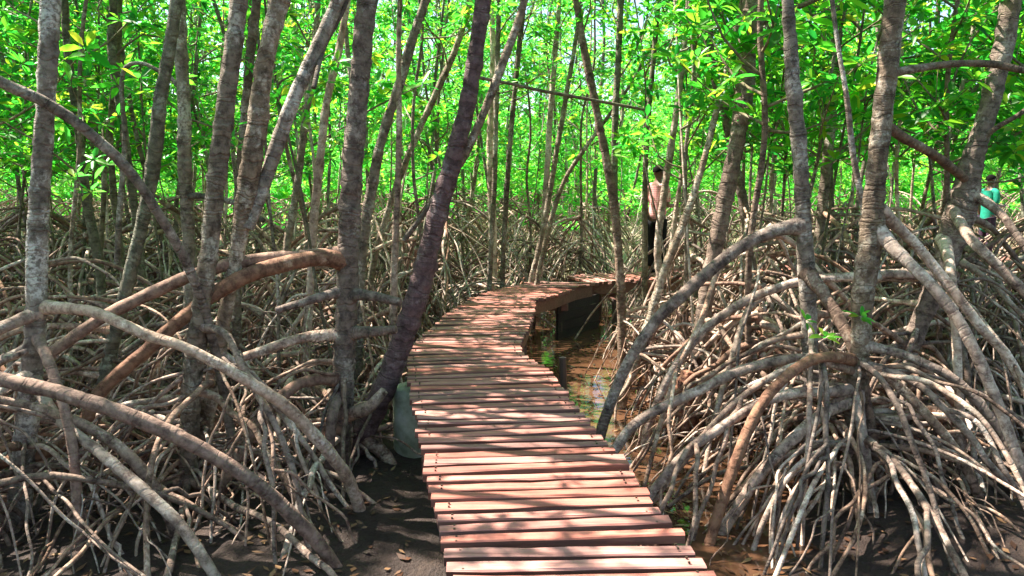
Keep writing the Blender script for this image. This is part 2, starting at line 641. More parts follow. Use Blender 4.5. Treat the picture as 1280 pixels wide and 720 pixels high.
# ------------------------------------------------------------------ boardwalk
def build_walk(name, L_, R_, label, seed, z=DECK_Z, pitch=0.113, pw=0.071, post_step=1.5):
    r = np.random.default_rng(seed)
    root = empty(name, (0, 0, 0))
    tag(root, label, "boardwalk")
    C = (L_ + R_) / 2
    full = np.hstack([C, L_, R_])
    S = spline(full, 0.02)
    s = np.concatenate([[0], np.cumsum(np.linalg.norm(np.diff(S[:, :3], axis=0), axis=1))])
    # boards share one mesh; each board gets a chamfered top
    b = MB()
    T = np.arange(0.05, s[-1] - 0.03, pitch)
    for t in T:
        i = np.searchsorted(s, t)
        l, rr = S[i, 3:6].copy(), S[i, 6:9].copy()
        ax = rr - l
        ln = np.linalg.norm(ax)
        ax /= ln
        a = math.atan2(ax[1], ax[0]) + r.normal() * 0.012
        e0, e1 = r.uniform(0.0, 0.03), r.uniform(0.0, 0.03)
        c = (l + rr) / 2 + ax * (e1 - e0) / 2
        th = 0.042 + r.uniform(-0.003, 0.004)
        w = pw * r.uniform(0.88, 1.12)
        le = ln + e0 + e1
        tilt = r.normal() * 0.012
        zz = z - th / 2 + r.normal() * 0.003
        ca, sa = math.cos(a), math.sin(a)
        # cross-section with small chamfers, several stations so that the edge wavers
        ch = 0.006
        prof = np.array([[-w / 2, -th / 2], [w / 2, -th / 2], [w / 2, th / 2 - ch], [w / 2 - ch, th / 2], [-w / 2 + ch, th / 2], [-w / 2, th / 2 - ch]])
        ns = 7
        vs = []
        for k in range(ns):
            x = -le / 2 + le * k / (ns - 1)
            wob = prof + r.normal(size=prof.shape) * 0.0018
            for (py, pz) in wob:
                p = np.array([x, py, pz + tilt * x])
                vs.append([c[0] + ca * p[0] - sa * p[1], c[1] + sa * p[0] + ca * p[1], zz + p[2]])
        q, q2 = [], []
        for k in range(ns - 1):
            for j in range(6):
                (q if j in (2, 3, 4) else q2).append([k * 6 + j, k * 6 + (j + 1) % 6, (k + 1) * 6 + (j + 1) % 6, (k + 1) * 6 + j])
        for k, fl in ((0, 1), (ns - 1, 0)):
            for quad in ([0, 1, 2, 5], [5, 2, 3, 4]):
                qq = [k * 6 + g for g in quad]
                q2.append(qq if fl else qq[::-1])
        b.add(vs, q)
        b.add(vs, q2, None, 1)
        for sg in (-1, 1):
            for off in (-0.017, 0.02):
                q0 = c + ax * sg * (le / 2 - 0.065) + np.array([-sa, ca, 0]) * off
                b.box([q0[0], q0[1], z + 0.001 + r.normal() * 0.001], [0.009, 0.009, 0.006], a, 2)
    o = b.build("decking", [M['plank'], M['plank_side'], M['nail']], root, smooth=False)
    # stringers: bent beams that follow the edges
    zb = z - 0.048
    for side, (c0) in (("l", 3), ("r", 6)):
        bb = MB()
        P = S[::12, c0:c0 + 3]
        Cc = S[::12, 0:3]
        inn = Cc - P
        inn /= np.linalg.norm(inn, axis=1)[:, None]
        P1 = P + inn * 0.02
        P2 = P + inn * 0.075
        n = len(P)
        vs = []
        for k in range(n):
            for (p, dz) in ((P1[k], 0), (P1[k], -0.15), (P2[k], -0.15), (P2[k], 0)):
                vs.append([p[0], p[1], zb + dz])
        q = []
        for k in range(n - 1):
            for j in range(4):
                q.append([k * 4 + j, k * 4 + (j + 1) % 4, (k + 1) * 4 + (j + 1) % 4, (k + 1) * 4 + j])
        q.append([0, 1, 2, 3])
        q.append([n * 4 - 1, n * 4 - 2, n * 4 - 3, n * 4 - 4])
        bb.add(vs, q)
        bb.build("stringer", M['beam'], root, smooth=False)
    # posts with cross beams
    for t in np.arange(0.5, s[-1], post_step):
        i = np.searchsorted(s, t)
        l, rr, c = S[i, 3:6], S[i, 6:9], S[i, 0:3]
        ax = (rr - l) / np.linalg.norm(rr - l)
        ang = math.atan2(ax[1], ax[0])
        wd = np.linalg.norm(rr - l)
        cb = MB()
        cb.box([c[0], c[1], zb - 0.205], [wd * 0.98, 0.07, 0.10], ang)
        cb.build("cross_beam", M['beam'], root, smooth=False)
        for sgn in (-1, 1):
            p = c + ax * sgn * (wd / 2 - 0.14)
            pb = MB()
            pb.tube([[p[0], p[1], -0.5], [p[0] + 0.01, p[1], 0.2], [p[0], p[1], zb - 0.256]], [0.05, 0.048, 0.045], 8)
            pb.build("post", M['post'], root)
    return root


build_walk("boardwalk", Lp, Rp, "curving walkway of weathered reddish planks running from the viewer to the bend", 3)
FC = spline(far_pts, 0.5)
tg = np.gradient(FC, axis=0)
tg /= np.linalg.norm(tg, axis=1)[:, None]
nr = np.stack([-tg[:, 1], tg[:, 0], np.zeros(len(tg))], -1)
build_walk("boardwalk", FC + nr * 0.42, FC - nr * 0.42, "shaded stretch of plank walkway beyond the bend, passing behind the trees", 4, z=DECK_Z - 0.01, post_step=1.8)

# pale footing pipe under the left edge
fo = at(516, 480, 5.75)
fz = 0.57
fb = MB()
fb.tube([[fo[0], fo[1], -0.4], [fo[0], fo[1], 0.2], [fo[0], fo[1], fz - 0.012], [fo[0], fo[1], fz]], [0.165, 0.163, 0.162, 0.15], 28)
ft = fb.build("concrete_footing", M['concrete'], origin=(0, 0, 0))
tag(ft, "pale round concrete footing stained with algae under the left edge of the planks", "footing")

# boards added under the bend, near black to stand in for its deep shade
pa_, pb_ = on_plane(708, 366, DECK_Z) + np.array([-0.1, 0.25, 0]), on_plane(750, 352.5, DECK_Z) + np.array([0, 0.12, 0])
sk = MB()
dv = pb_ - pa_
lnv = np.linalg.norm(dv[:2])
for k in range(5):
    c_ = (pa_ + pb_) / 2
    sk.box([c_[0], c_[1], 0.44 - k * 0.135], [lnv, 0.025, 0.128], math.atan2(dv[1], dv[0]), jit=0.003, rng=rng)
M['shade_boards'] = wood_mat("shade_black_boards", (0.008, 0.006, 0.005), (0.03, 0.02, 0.015))
sk.build("shade_panel", M['shade_boards'], bpy.data.objects["boardwalk"], smooth=False)

# stake standing in the creek
stk = MB()
sx = (705 - 640) / FPX * 7.3
stk.tube([[sx, 7.3, -0.3], [sx + 0.01, 7.3, 0.1], [sx, 7.31, 0.43]], [0.04, 0.04, 0.036], 8, rough=0.05, rng=rng)
o = stk.build("wooden_stake", M['post'])
tag(o, "short dark wooden stake standing in the brown water beside the planks", "stake")


# ------------------------------------------------------------------ leaves
def rosette(r, n=9, L=0.12, wide=0.36, droop=0.3):
    V, Q = [], []
    for k in range(n):
        a = k * 2.4 + r.uniform(-0.3, 0.3)
        el = r.uniform(-0.25, 1.05)
        l = L * r.uniform(0.75, 1.15)
        w = l * wide * r.uniform(0.85, 1.1) / 2
        d = np.array([math.cos(a) * math.cos(el), math.sin(a) * math.cos(el), math.sin(el)])
        side = np.cross(d, [0, 0, 1.0])
        side /= np.linalg.norm(side) + 1e-6
        up = np.cross(side, d)
        roll = r.uniform(-0.6, 0.6)
        side = side * math.cos(roll) + up * math.sin(roll)
        up = np.cross(side, d)
        st = d * 0.015
        dr = -droop * l
        f = lambda t, s, h: st + d * l * t + side * s + up * h + np.array([0, 0, dr * t * t])
        base = len(V)
        V += [f(0, 0, 0), f(0.32, w * 0.85, 0.12 * w), f(0.68, w * 0.8, 0.12 * w), f(1, 0, 0), f(0.68, -w * 0.8, 0.12 * w), f(0.32, -w * 0.85, 0.12 * w)]
        Q += [[base, base + 1, base + 2, base + 3], [base, base + 3, base + 4, base + 5]]
    return np.array(V), np.array(Q)


RR = np.random.default_rng(5)
ROS = [rosette(RR, n=int(RR.integers(7, 11))) for _ in range(14)]


def add_rosette(mb, p, r, scale=1.0, direction=None, mat=0):
    V, Q = ROS[int(r.integers(len(ROS)))]
    d = np.array([r.normal() * 0.45, r.normal() * 0.45, 1.0]) if direction is None else np.asarray(direction, float)
    d = d / np.linalg.norm(d)
    a = np.cross(d, [math.cos(1.3), math.sin(1.3), 0.1])
    a /= np.linalg.norm(a)
    b = np.cross(d, a)
    t = r.uniform(0, 2 * PI)
    x = a * math.cos(t) + b * math.sin(t)
    y = np.cross(d, x)
    mb.add((V * scale) @ np.stack([x, y, d]) + p, Q, None, mat)


def make_crown(r, trunk_pts, z0, z1, spread, n_limbs, ros_per, leaf='leaf', lscale=1.0, bark='twig', fill=0, low=1.0):
    """limbs, twigs and whorls of leaves round a stem; one mesh with leaf and twig materials"""
    mb = MB()
    tp = np.asarray(trunk_pts)
    for k in range(n_limbs):
        z = z0 + (z1 - z0) * ((k + r.uniform(0, 1)) / n_limbs) ** low
        c = np.array([np.interp(z, tp[:, 2], tp[:, 0]), np.interp(z, tp[:, 2], tp[:, 1]), z])
        a = r.uniform(0, 2 * PI)
        ln = spread * r.uniform(0.45, 1.1) * (1 - 0.35 * (z - z0) / (z1 - z0 + 1e-6))
        el = r.uniform(0.15, 0.95)
        d = np.array([math.cos(a) * math.cos(el), math.sin(a) * math.cos(el), math.sin(el)])
        p1 = c + d * ln * 0.5 + r.normal(size=3) * 0.06
        p2 = c + d * ln + np.array([0, 0, 0.12 * ln]) + r.normal(size=3) * 0.1
        S = spline([c, p1, p2], 0.25)
        mb.tube(S, np.linspace(0.013, 0.005, len(S)), 5, 1, cap=False)
        ends = [(S[-1], 1.0)]
        m = max(2, int(ros_per / 2.2))
        for q in range(m):
            t = r.uniform(0.3, 1.0)
            b0 = S[int(t * (len(S) - 1))]
            dd = d * 0.6 + r.normal(size=3) * 0.65
            dd[2] = abs(dd[2]) * 0.7 + r.uniform(-0.15, 0.3)
            dd /= np.linalg.norm(dd)
            tl = r.uniform(0.18, 0.55)
            e = b0 + dd * tl
            mid = (b0 + e) / 2 + r.normal(size=3) * 0.03
            mb.tube([b0, mid, e], [0.005, 0.004, 0.003], 3, 1, cap=False)
            ends.append((e, 1))
            if r.random() < 0.7:
                ends.append((mid + r.normal(size=3) * 0.08, 1))
        for e, _ in ends:
            add_rosette(mb, e, r, lscale * r.uniform(0.8, 1.25))
    for k in range(fill):
        z = z0 + (z1 - z0) * r.random()
        a = r.uniform(0, 2 * PI)
        q = spread * math.sqrt(r.random())
        add_rosette(mb, np.array([q * math.cos(a), q * math.sin(a), z]), r, lscale * r.uniform(0.8, 1.2))
    return mb.mesh("crown", [M[leaf], M[bark]])


# ------------------------------------------------------------------ stilt roots
def stilt_curve(r, h, ang, D, power=None, step=0.09, base=(0, 0), rtrunk=0.04, zend=-0.18, wander=0.09):
    p = power or r.uniform(1.5, 2.8)
    rise = r.uniform(-0.02, 0.14) * D
    amp = r.normal() * wander
    ph = r.uniform(0.5, 1.3)
    K = 8
    P = []
    for k in range(K + 1):
        t = k / K
        rr = rtrunk * 0.6 + D * (t ** 0.92)
        z = zend + (h - zend) * (1 - t ** p) + rise * math.sin(PI * t)
        a = ang + amp * math.sin(ph * PI * t)
        P.append([base[0] + rr * math.cos(a), base[1] + rr * math.sin(a), z])
    P = np.array(P)
    P[1:-1] += r.normal(size=(K - 1, 3)) * 0.012
    return spline(P, step)


ROOTPTS = {}


def root_mesh(r, h, ang, D, rad, mat, fork=0.5, sides=7, rtrunk=0.04, straight=False, step=0.09, zend=-0.18):
    mb = MB()
    S = stilt_curve(r, h, ang, D, power=(r.uniform(1.0, 1.35) if straight else None), rtrunk=rtrunk, step=step, zend=zend)
    n = len(S)
    t = np.linspace(0, 1, n)
    R = rad * (1.18 - 0.35 * t) * (1 + 0.05 * np.sin(t * 23 + r.uniform(0, 6))) + rad * 0.5 * np.exp(-t * 14)
    mb.tube(S, R, sides, rough=0.10, rng=r)
    nf = 0
    while r.random() < fork and nf < 3:
        nf += 1
        i = int(n * r.uniform(0.25, 0.7))
        b0 = S[i]
        if b0[2] < 0.25:
            break
        a2 = ang + r.choice([-1, 1]) * r.uniform(0.3, 1.0)
        D2 = D * r.uniform(0.25, 0.6)
        C = stilt_curve(r, b0[2], a2, D2, base=(b0[0], b0[1]), rtrunk=0.0, power=r.uniform(1.2, 2.2), step=step)
        R2 = rad * 0.78 * np.linspace(1.0, 0.75, len(C))
        mb.tube(C, R2, max(5, sides - 1), rough=0.05, rng=r)
    me = mb.mesh("stilt_root", M[mat])
    ROOTPTS[me] = S
    return me


# ------------------------------------------------------------------ prototype trees for the thicket
def stem_points(r, H, lean, wob=0.06, z0=-0.15):
    a = r.uniform(0, 2 * PI)
    P = []
    K = 9
    off = np.zeros(2)
    for k in range(K + 1):
        z = z0 + (H - z0) * k / K
        off = off + r.normal(size=2) * wob
        P.append([math.cos(a) * lean * z + off[0], math.sin(a) * lean * z + off[1], z])
    P = np.array(P)
    P[:, :2] -= P[0, :2]
    return P


def trunk_mesh(r, P, r0, r1, mat, sides=10, step=0.06, rough=0.03, name="trunk"):
    S = spline(P, step)
    n = len(S)
    t = np.linspace(0, 1, n)
    R = r0 + (r1 - r0) * t
    # node swellings
    L = np.concatenate([[0], np.cumsum(np.linalg.norm(np.diff(S[:, :3], axis=0), axis=1))])
    sw = np.zeros(n)
    z = 0.1
    while z < L[-1]:
        sw += 0.10 * r.uniform(0.4, 1.2) * np.exp(-((L - z) / 0.022) ** 2)
        z += r.uniform(0.12, 0.34)
    R = R * (1 + sw)
    mb = MB()
    mb.tube(S[:, :3], R, sides, rough=rough, rng=r)
    return mb.mesh(name, M[mat]), S


def make_proto(seed, kind):
    r = np.random.default_rng(seed)
    g = {}
    if kind == 'near':
        H = r.uniform(6.5, 8.5)
        P = stem_points(r, H, r.uniform(0.0, 0.16))
        r0 = r.uniform(0.022, 0.045)
        mt = ['trunk', 'trunk_olive', 'root_pale', 'trunk_red'][seed % 4]
        g['bark'] = ['grey brown', 'olive', 'pale tan', 'reddish'][seed % 4]
        g['trunk'], S = trunk_mesh(r, P, r0, r0 * 0.45, mt)
        roots = []
        nr = int(r.integers(28, 36))
        for k in range(nr):
            h = r.uniform(0.25, 1.0) if k < nr * 0.6 else r.uniform(0.9, 1.75)
            ang = k * 2.4 + r.uniform(-0.4, 0.4)
            D = r.uniform(0.35, 0.75) + h * r.uniform(0.4, 1.0)
            rad = r.uniform(0.008, 0.021)
            m_ = r.choice(['root', 'root', 'root', 'root_pale', 'root_red'])
            roots.append(root_mesh(r, h, ang, D, rad, m_, 0.6, 6, r0, straight=r.random() < 0.6))
        g['roots'] = roots
        g['crown'] = make_crown(r, P, 2.3, H, r.uniform(1.2, 1.6), 17, 9, lscale=1.25, low=1.9)
        g['sparse'] = make_crown(r, P, 2.4, H * 0.8, 1.0, 6, 7, lscale=1.2, low=1.5)
    elif kind == 'far':
        H = r.uniform(6, 8.5)
        P = stem_points(r, H, r.uniform(0.0, 0.14))
        r0 = r.uniform(0.03, 0.06)
        mt = ['trunk', 'trunk_olive', 'trunk_pale', 'trunk_red'][seed % 4]
        g['bark'] = ['grey brown', 'olive', 'pale grey', 'reddish'][seed % 4]
        g['trunk'], S = trunk_mesh(r, P, r0, r0 * 0.5, mt, 7, 0.15)
        mb = MB()
        for k in range(34):
            h = r.uniform(0.3, 1.7)
            C = stilt_curve(r, h, k * 2.4 + r.uniform(-.4, .4), r.uniform(0.3, 0.8) + h * r.uniform(0.3, 0.9),
                            power=(r.uniform(1.0, 1.3) if r.random() < .4 else None), step=0.2)
            rad = r.uniform(0.011, 0.021)
            mb.tube(C, rad * np.linspace(1.1, 0.8, len(C)), 5, cap=False)
        g['rootmass'] = mb.mesh("stilt_roots", M['root_pale' if seed % 2 else 'root'])
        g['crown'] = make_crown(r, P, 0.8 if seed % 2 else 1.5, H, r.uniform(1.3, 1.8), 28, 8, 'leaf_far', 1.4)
    elif kind == 'pole':
        H = r.uniform(5, 8)
        P = stem_points(r, H, r.uniform(0.02, 0.2), 0.05)
        r0 = r.uniform(0.010, 0.02)
        g['bark'] = ['olive', 'pale tan', 'grey brown'][seed % 3]
        g['trunk'], S = trunk_mesh(r, P, r0, r0 * 0.5, ['trunk_olive', 'root_pale', 'trunk'][seed % 3], 7, 0.1)
        g['sparse'] = make_crown(r, P, 2.6, H * 0.7, 0.6, 4, 6)
        g['roots'] = [root_mesh(r, r.uniform(0.2, 0.9), k * 2.1 + r.uniform(-.4, .4), r.uniform(0.3, 0.9), r.uniform(0.009, 0.015), 'root', 0.3, 5, r0) for k in range(5)]
        g['crown'] = make_crown(r, P, 2.6, H, 0.8, 12, 7)
    return g


def place(proto, name, loc, rz, sc, label, cat, group):
    e = empty(name, loc, rz)
    e.scale = (sc, sc, sc)
    tag(e, label, cat, group)
    link("trunk", proto['trunk'], e)
    sh = deck_dist(loc[0] + 2.6, loc[1] - 1.1) < 1.7 or deck_dist(loc[0], loc[1]) < 1.5
    link("crown", proto['sparse'] if (sh and 'sparse' in proto) else proto['crown'], e)
    c, s_ = math.cos(rz), math.sin(rz)
    for m_ in proto.get('roots', []):
        if deck_dist(loc[0], loc[1]) < 3.5:
            P = ROOTPTS[m_] * sc
            W = np.stack([P[:, 0] * c - P[:, 1] * s_ + loc[0], P[:, 0] * s_ + P[:, 1] * c + loc[1], P[:, 2]], -1)
            if over_deck(W):
                continue
        link("stilt_root", m_, e)
    if 'rootmass' in proto:
        o = link("stilt_roots", proto['rootmass'], e)
        o['kind'] = 'stuff'
    return e


# ------------------------------------------------------------------ hero trees traced in the photograph, each with its own distance
HERO_XY = []
MARKS = []
SHORT = {21: "lichen crusted trunk", 22: "grey leaning forked trunk", 24: "straight close pair trunk", 26: "stout horizontal rooted trunk", 27: "violet leaning trunk",
         29: "pale left thicket pole", 60: "creek edge curving stem", 66: "fan of saplings", 31: "dark straight bend trunk", 32: "ringed greyish trunk",
         33: "stout ringed trunk", 34: "reddish bulging trunk", 64: "slanting blue grey sapling", 69: "fan of saplings", 71: "fan of saplings"}
WF = 0.9


def trace(pts, d):
    """pts: (px,py,width_px[,d]) -> rows x,y,z,r"""
    out = []
    for p in pts:
        dd = p[3] if len(p) > 3 else d
        w = at(p[0], p[1], dd)
        out.append([w[0], w[1], w[2], WF * p[2] / 2 * dd / ray(p[0], p[1])[1] / FPX / math.sqrt(1 + ((min(max(p[0], -60), 1340) - 640) / FPX) ** 2)])
    return np.array(out)


def to_ground(rows, org_z=0.0):
    e = rows[-1]
    if e[2] <= -0.05:
        return rows
    d = rows[-1, :3] - rows[-2, :3]
    d[2] = min(d[2], -0.25 * np.linalg.norm(d[:2]) - 0.02)
    out = [rows]
    cur = e.copy()
    d /= np.linalg.norm(d)
    for k in range(12):
        cur = cur.copy()
        d = d + np.array([0, 0, -0.28])
        d /= np.linalg.norm(d)
        cur[:3] += d * 0.22
        out.append(cur[None])
        if cur[2] < -0.12:
            break
    return np.vstack(out)


def over_deck(P):
    """does a root pass over or through the planks"""
    Q = P[::2]
    Q = Q[(Q[:, 2] > 0.3)]
    if not len(Q):
        return False
    d = np.sqrt(((Q[:, None, :2] - DECK_ALL[None]) ** 2).sum(-1)).min(1)
    cx = np.interp(Q[:, 1], NEAR_C[:, 1], NEAR_C[:, 0])
    creek = (Q[:, 0] > cx) & (Q[:, 1] > 5.6) & (Q[:, 1] < 10.2)
    return bool((d < np.where(creek, 1.12, 0.60)).any())


def tube_obj(name, rows, mat, parent, r, sides=12, step=0.035, rough=0.06, swell=0.11, mb=None, flare=0.0, gap=(0.12, 0.34)):
    S = spline(rows, step)
    n = len(S)
    L = np.concatenate([[0], np.cumsum(np.linalg.norm(np.diff(S[:, :3], axis=0), axis=1))])
    R = S[:, 3].copy()
    sw = np.zeros(n)
    z = 0.05
    while z < L[-1]:
        sw += swell * r.uniform(0.3, 1.3) * np.exp(-((L - z) / 0.02) ** 2)
        z += r.uniform(*gap)
    R *= 1 + sw + 0.03 * np.sin(L * 5 + r.uniform(0, 6))
    if flare:
        R *= 1 + flare * np.exp(-L / 0.07)
    b = mb or MB()
    b.tube(S[:, :3], R, sides, rough=rough, rng=r)
    if mb is None:
        return b.build(name, M[mat], parent)
    return None


def hero(label, d, trunk, mat='trunk', roots=(), branches=(), nroots=14, seed=1, H=8.0, crown=(3.6, 1.2, 5), rh=(0.25, 1.3), rr_=(0.010, 0.021), rootmat='root', base=None,
         name="mangrove_tree", group=None, limbs_down=False, rD=(0.35, 0.8)):
    """trunk points go from top to bottom of the picture; the stem is carried on to the mud below and to the canopy above"""
    r = np.random.default_rng(seed)
    T = trace(trunk, d)[::-1]
    # down to the mud
    b0 = T[0].copy()
    if b0[2] > 0.0:
        dn = b0.copy()
        dirn = (T[0, :2] - T[1, :2]) / max(1e-3, T[1, 2] - T[0, 2])
        dn[:2] += np.clip(dirn, -0.3, 0.3) * b0[2] * 0.6
        dn[2] = -0.2
        dn[3] *= 1.05
        T = np.vstack([dn, T])
    # up into the canopy
    top = T[-1]
    dirn = (T[-1, :3] - T[-2, :3])
    dirn /= np.linalg.norm(dirn)
    cur = top.copy()
    ups = []
    while cur[2] < H:
        cur = cur.copy()
        dirn = dirn * 0.85 + np.array([0, 0, 0.15]) + r.normal(size=3) * 0.03
        dirn /= np.linalg.norm(dirn)
        cur[:3] += dirn * 0.8
        cur[3] *= 0.90
        ups.append(cur)
    T = np.vstack([T] + [np.array(ups)]) if ups else T
    org = np.array([T[0, 0], T[0, 1], 0.0])
    HERO_XY.append((org[0], org[1]))
    mid = T[np.argmin(np.abs(T[:, 2] - 1.8))]
    if seed in SHORT:
        MARKS.append((640 + mid[0] / mid[1] * FPX, mid[1], SHORT[seed]))
    T[:, :3] -= org
    e = empty(name, org)
    tag(e, label, "tree", group)
    tube_obj("trunk", T, mat, e, r, 14, 0.03)
    if crown:
        z0, sprd, nl = crown
        me = make_crown(r, T[:, :3][np.argsort(T[:, 2])], z0, T[-1, 2], sprd, nl, 9)
        link("crown", me, e)
    for q in roots:
        mt = rootmat
        if isinstance(q, tuple):
            mt, q = q
        q = [tuple(q[0][:3]) + (d,)] + list(q[1:])
        rows = trace(q, d)
        if len(rows) > 3:
            rows = to_ground(rows)
        else:
            rows[-1, 3] *= 0.85
        rows[:, :3] -= org
        tube_obj("stilt_root", rows, mt, e, r, 12, 0.03, 0.045, 0.035, flare=0.35)
    for q in branches:
        mt = mat
        if isinstance(q, tuple):
            mt, q = q
        q = [tuple(q[0][:3]) + (d,)] + list(q[1:])
        rows = trace(q, d)
        rows[:, :3] -= org
        tube_obj("branch", rows, mt, e, r, 9, 0.05, 0.03, 0.06)
    NR = int(nroots * 3.5)
    for k in range(NR):
        low = k % 3 == 2
        h = r.uniform(0.18, 0.6) if low else r.uniform(*rh)
        ang = k * 2.4 + r.uniform(-0.5, 0.5)
        D = r.uniform(0.9, 2.2) if low else r.uniform(*rD) + h * r.uniform(0.35, 1.0)
        c = np.array([np.interp(h, T[:, 2], T[:, 0]), np.interp(h, T[:, 2], T[:, 1])])
        if over_deck(np.array([[c[0] + org[0] + D * t * math.cos(ang + w_), c[1] + org[1] + D * t * math.sin(ang + w_), 1.0] for t in (0, .25, .5, .75, 1.0, 1.1) for w_ in (-.35, 0, .35) for _ in (0, 1)])) and (h > 0.25 or org[0] > 0):
            continue
        rad = r.uniform(*rr_) if k < nroots * 1.5 else r.uniform(0.006, 0.013)
        me = root_mesh(r, h, ang, D, rad, r.choice([rootmat, 'root', 'root', 'root_pale']), 0.6, 9 if rad > 0.012 else 6, T[0, 3], step=0.05,
                       straight=r.random() < 0.35, zend=(0.02 if low else -0.18))
        o = link("stilt_root", me, e)
        o.location = (c[0], c[1], 0)
    return e


# --- left side
hero("tall straight trunk crusted with white lichen at the far left of the picture", 4.3,
     [(64, -10, 28), (58, 120, 28), (50, 240, 30), (46, 330, 31), (45, 400, 31), (36, 500, 33), (26, 620, 34)], 'trunk_pale', seed=21,
     roots=[('root_pale', [(58, 384, 20), (90, 386, 19, 4.2), (127, 393, 18, 4.15), (181, 418, 17, 4.1), (235, 436, 16, 4.1), (317, 481, 17, 4.2), (370, 520, 18, 4.3), (430, 590, 18, 4.5), (450, 640, 18, 4.6)]),
            ('root_pale', [(48, 392, 22), (20, 402, 20, 4.2), (-20, 425, 20, 4.1), (-90, 500, 20, 4.0)]),
            ('root_red', [(46, 420, 18), (62, 455, 17, 4.1), (80, 510, 16, 4.0), (92, 570, 16, 3.95), (100, 680, 16, 3.9)]),
            ('root_pale', [(40, 470, 20), (70, 520, 18, 4.1), (130, 570, 17, 3.95), (210, 640, 17, 3.8)])], rootmat='root', nroots=12)
hero("grey trunk leaning right and forked high up, second tall stem from the lichen crusted one", 5.6,
     [(221, -10, 18), (212, 60, 18), (200, 130, 20), (188, 230, 20), (168, 320, 20), (143, 420, 20), (122, 520, 22)], 'trunk_olive', seed=22, nroots=16)
hero("thin knobbly trunk with a broken stub behind the leaning grey one", 6.3,
     [(226, -10, 14), (226, 60, 20), (230, 130, 18), (231, 210, 20), (236, 300, 19), (238, 370, 19), (236, 430, 19)], 'trunk', seed=23,
     branches=[[(232, 245, 10), (260, 246, 9, 6.2), (300, 256, 8, 6.1), (330, 276, 7, 6.0)], [(224, 110, 7), (214, 98, 7), (200, 90, 6), (178, 79, 6), (158, 84, 7), (152, 110, 7), (156, 180, 8), (150, 260, 9), (146, 330, 9)]], nroots=12)
hero("dark straight trunk with pale lower bark, left one of the close pair", 4.7,
     [(300, -10, 25), (292, 60, 26), (282, 130, 26), (272, 210, 27), (264, 290, 26), (258, 340, 26), (248, 410, 28), (240, 480, 29), (236, 560, 26), (236, 640, 25)], 'trunk', seed=24,
     roots=[('root', [(236, 600, 18), (200, 610, 17, 4.6), (120, 600, 16, 4.5), (40, 612, 16, 4.4), (-60, 650, 15, 4.3)])], nroots=10)
hero("forked trunk curving beside the dark straight one, right one of the close pair", 4.9,
     [(352, -10, 27), (340, 40, 27), (329, 90, 27), (322, 150, 28), (311, 220, 30), (302, 280, 24), (290, 350, 20), (278, 410, 20), (266, 480, 23), (250, 560, 25), (240, 640, 25)], 'trunk', seed=25,
     branches=[[(308, 285, 22), (325, 245, 20, 4.95), (345, 185, 21, 5.0), (365, 130, 20, 5.0), (385, 85, 20, 5.05), (410, 30, 20, 5.1), (425, -10, 18, 5.1), (440, -80, 18, 5.1), (460, -200, 14, 5.1)],
               [(392, 110, 7, 5.1), (405, 60, 7, 5.1), (430, 10, 7, 5.15), (445, -40, 5, 5.2)]],
     roots=[('root', [(258, 520, 18), (300, 512, 17, 4.8), (330, 500, 16, 4.7)])][:0], nroots=10)
hero("stout upright trunk with several reddish horizontal stilt roots left of the leaning violet trunk", 5.3,
     [(460, -10, 27), (455, 40, 27), (449, 110, 28), (443, 180, 30), (438, 250, 28), (436, 310, 31), (434, 370, 30), (431, 430, 30), (428, 500, 30), (424, 570, 32), (422, 640, 34)], 'trunk_red', seed=26,
     roots=[('root_red', [(430, 326, 26), (400, 322, 24, 5.15), (355, 330, 23, 5.0), (317, 341, 22, 4.9), (280, 360, 22, 4.8), (240, 388, 22, 4.7), (180, 440, 21, 4.55), (125, 490, 21, 4.45), (95, 545, 21, 4.4), (40, 572, 20, 4.35), (0, 580, 20, 4.3), (-80, 630, 20, 4.2)]),
            ('root_red', [(428, 318, 20, 5.25), (375, 320, 17, 5.1), (308, 326, 19, 4.95), (244, 343, 19, 4.8), (190, 366, 19, 4.7), (127, 398, 19, 4.6), (80, 430, 19, 4.5), (45, 456, 19, 4.4), (0, 492, 18, 4.3), (-80, 570, 18, 4.2)]),
            ('trunk_red', [(434, 368, 18), (465, 370, 15, 5.2), (500, 378, 13, 5.1)]),
            ('trunk_red', [(436, 416, 20), (460, 415, 16, 5.25), (495, 412, 14, 5.2)]),
            ('root', [(424, 365, 14), (395, 373, 13, 5.1), (345, 388, 12, 5.0)]),
            ('root', [(428, 418, 18), (380, 422, 15, 5.2), (330, 438, 14, 5.1), (280, 458, 13, 5.0), (230, 500, 13, 4.9), (160, 600, 13, 4.8)]),
            ('root_red', [(424, 475, 20), (398, 474, 18, 5.1), (366, 484, 17, 4.95), (335, 515, 17, 4.8), (302, 563, 17, 4.7), (278, 610, 17, 4.6), (250, 680, 17, 4.5)]),
            ('root_red', [(424, 492, 18, 5.2), (416, 515, 16, 5.0), (412, 560, 14, 4.95), (410, 620, 13, 4.9), (408, 700, 13, 4.85)]),
            ('root', [(428, 520, 20), (460, 510, 18, 5.2), (480, 488, 14, 5.2)])],
     nroots=14, rh=(0.2, 0.9))
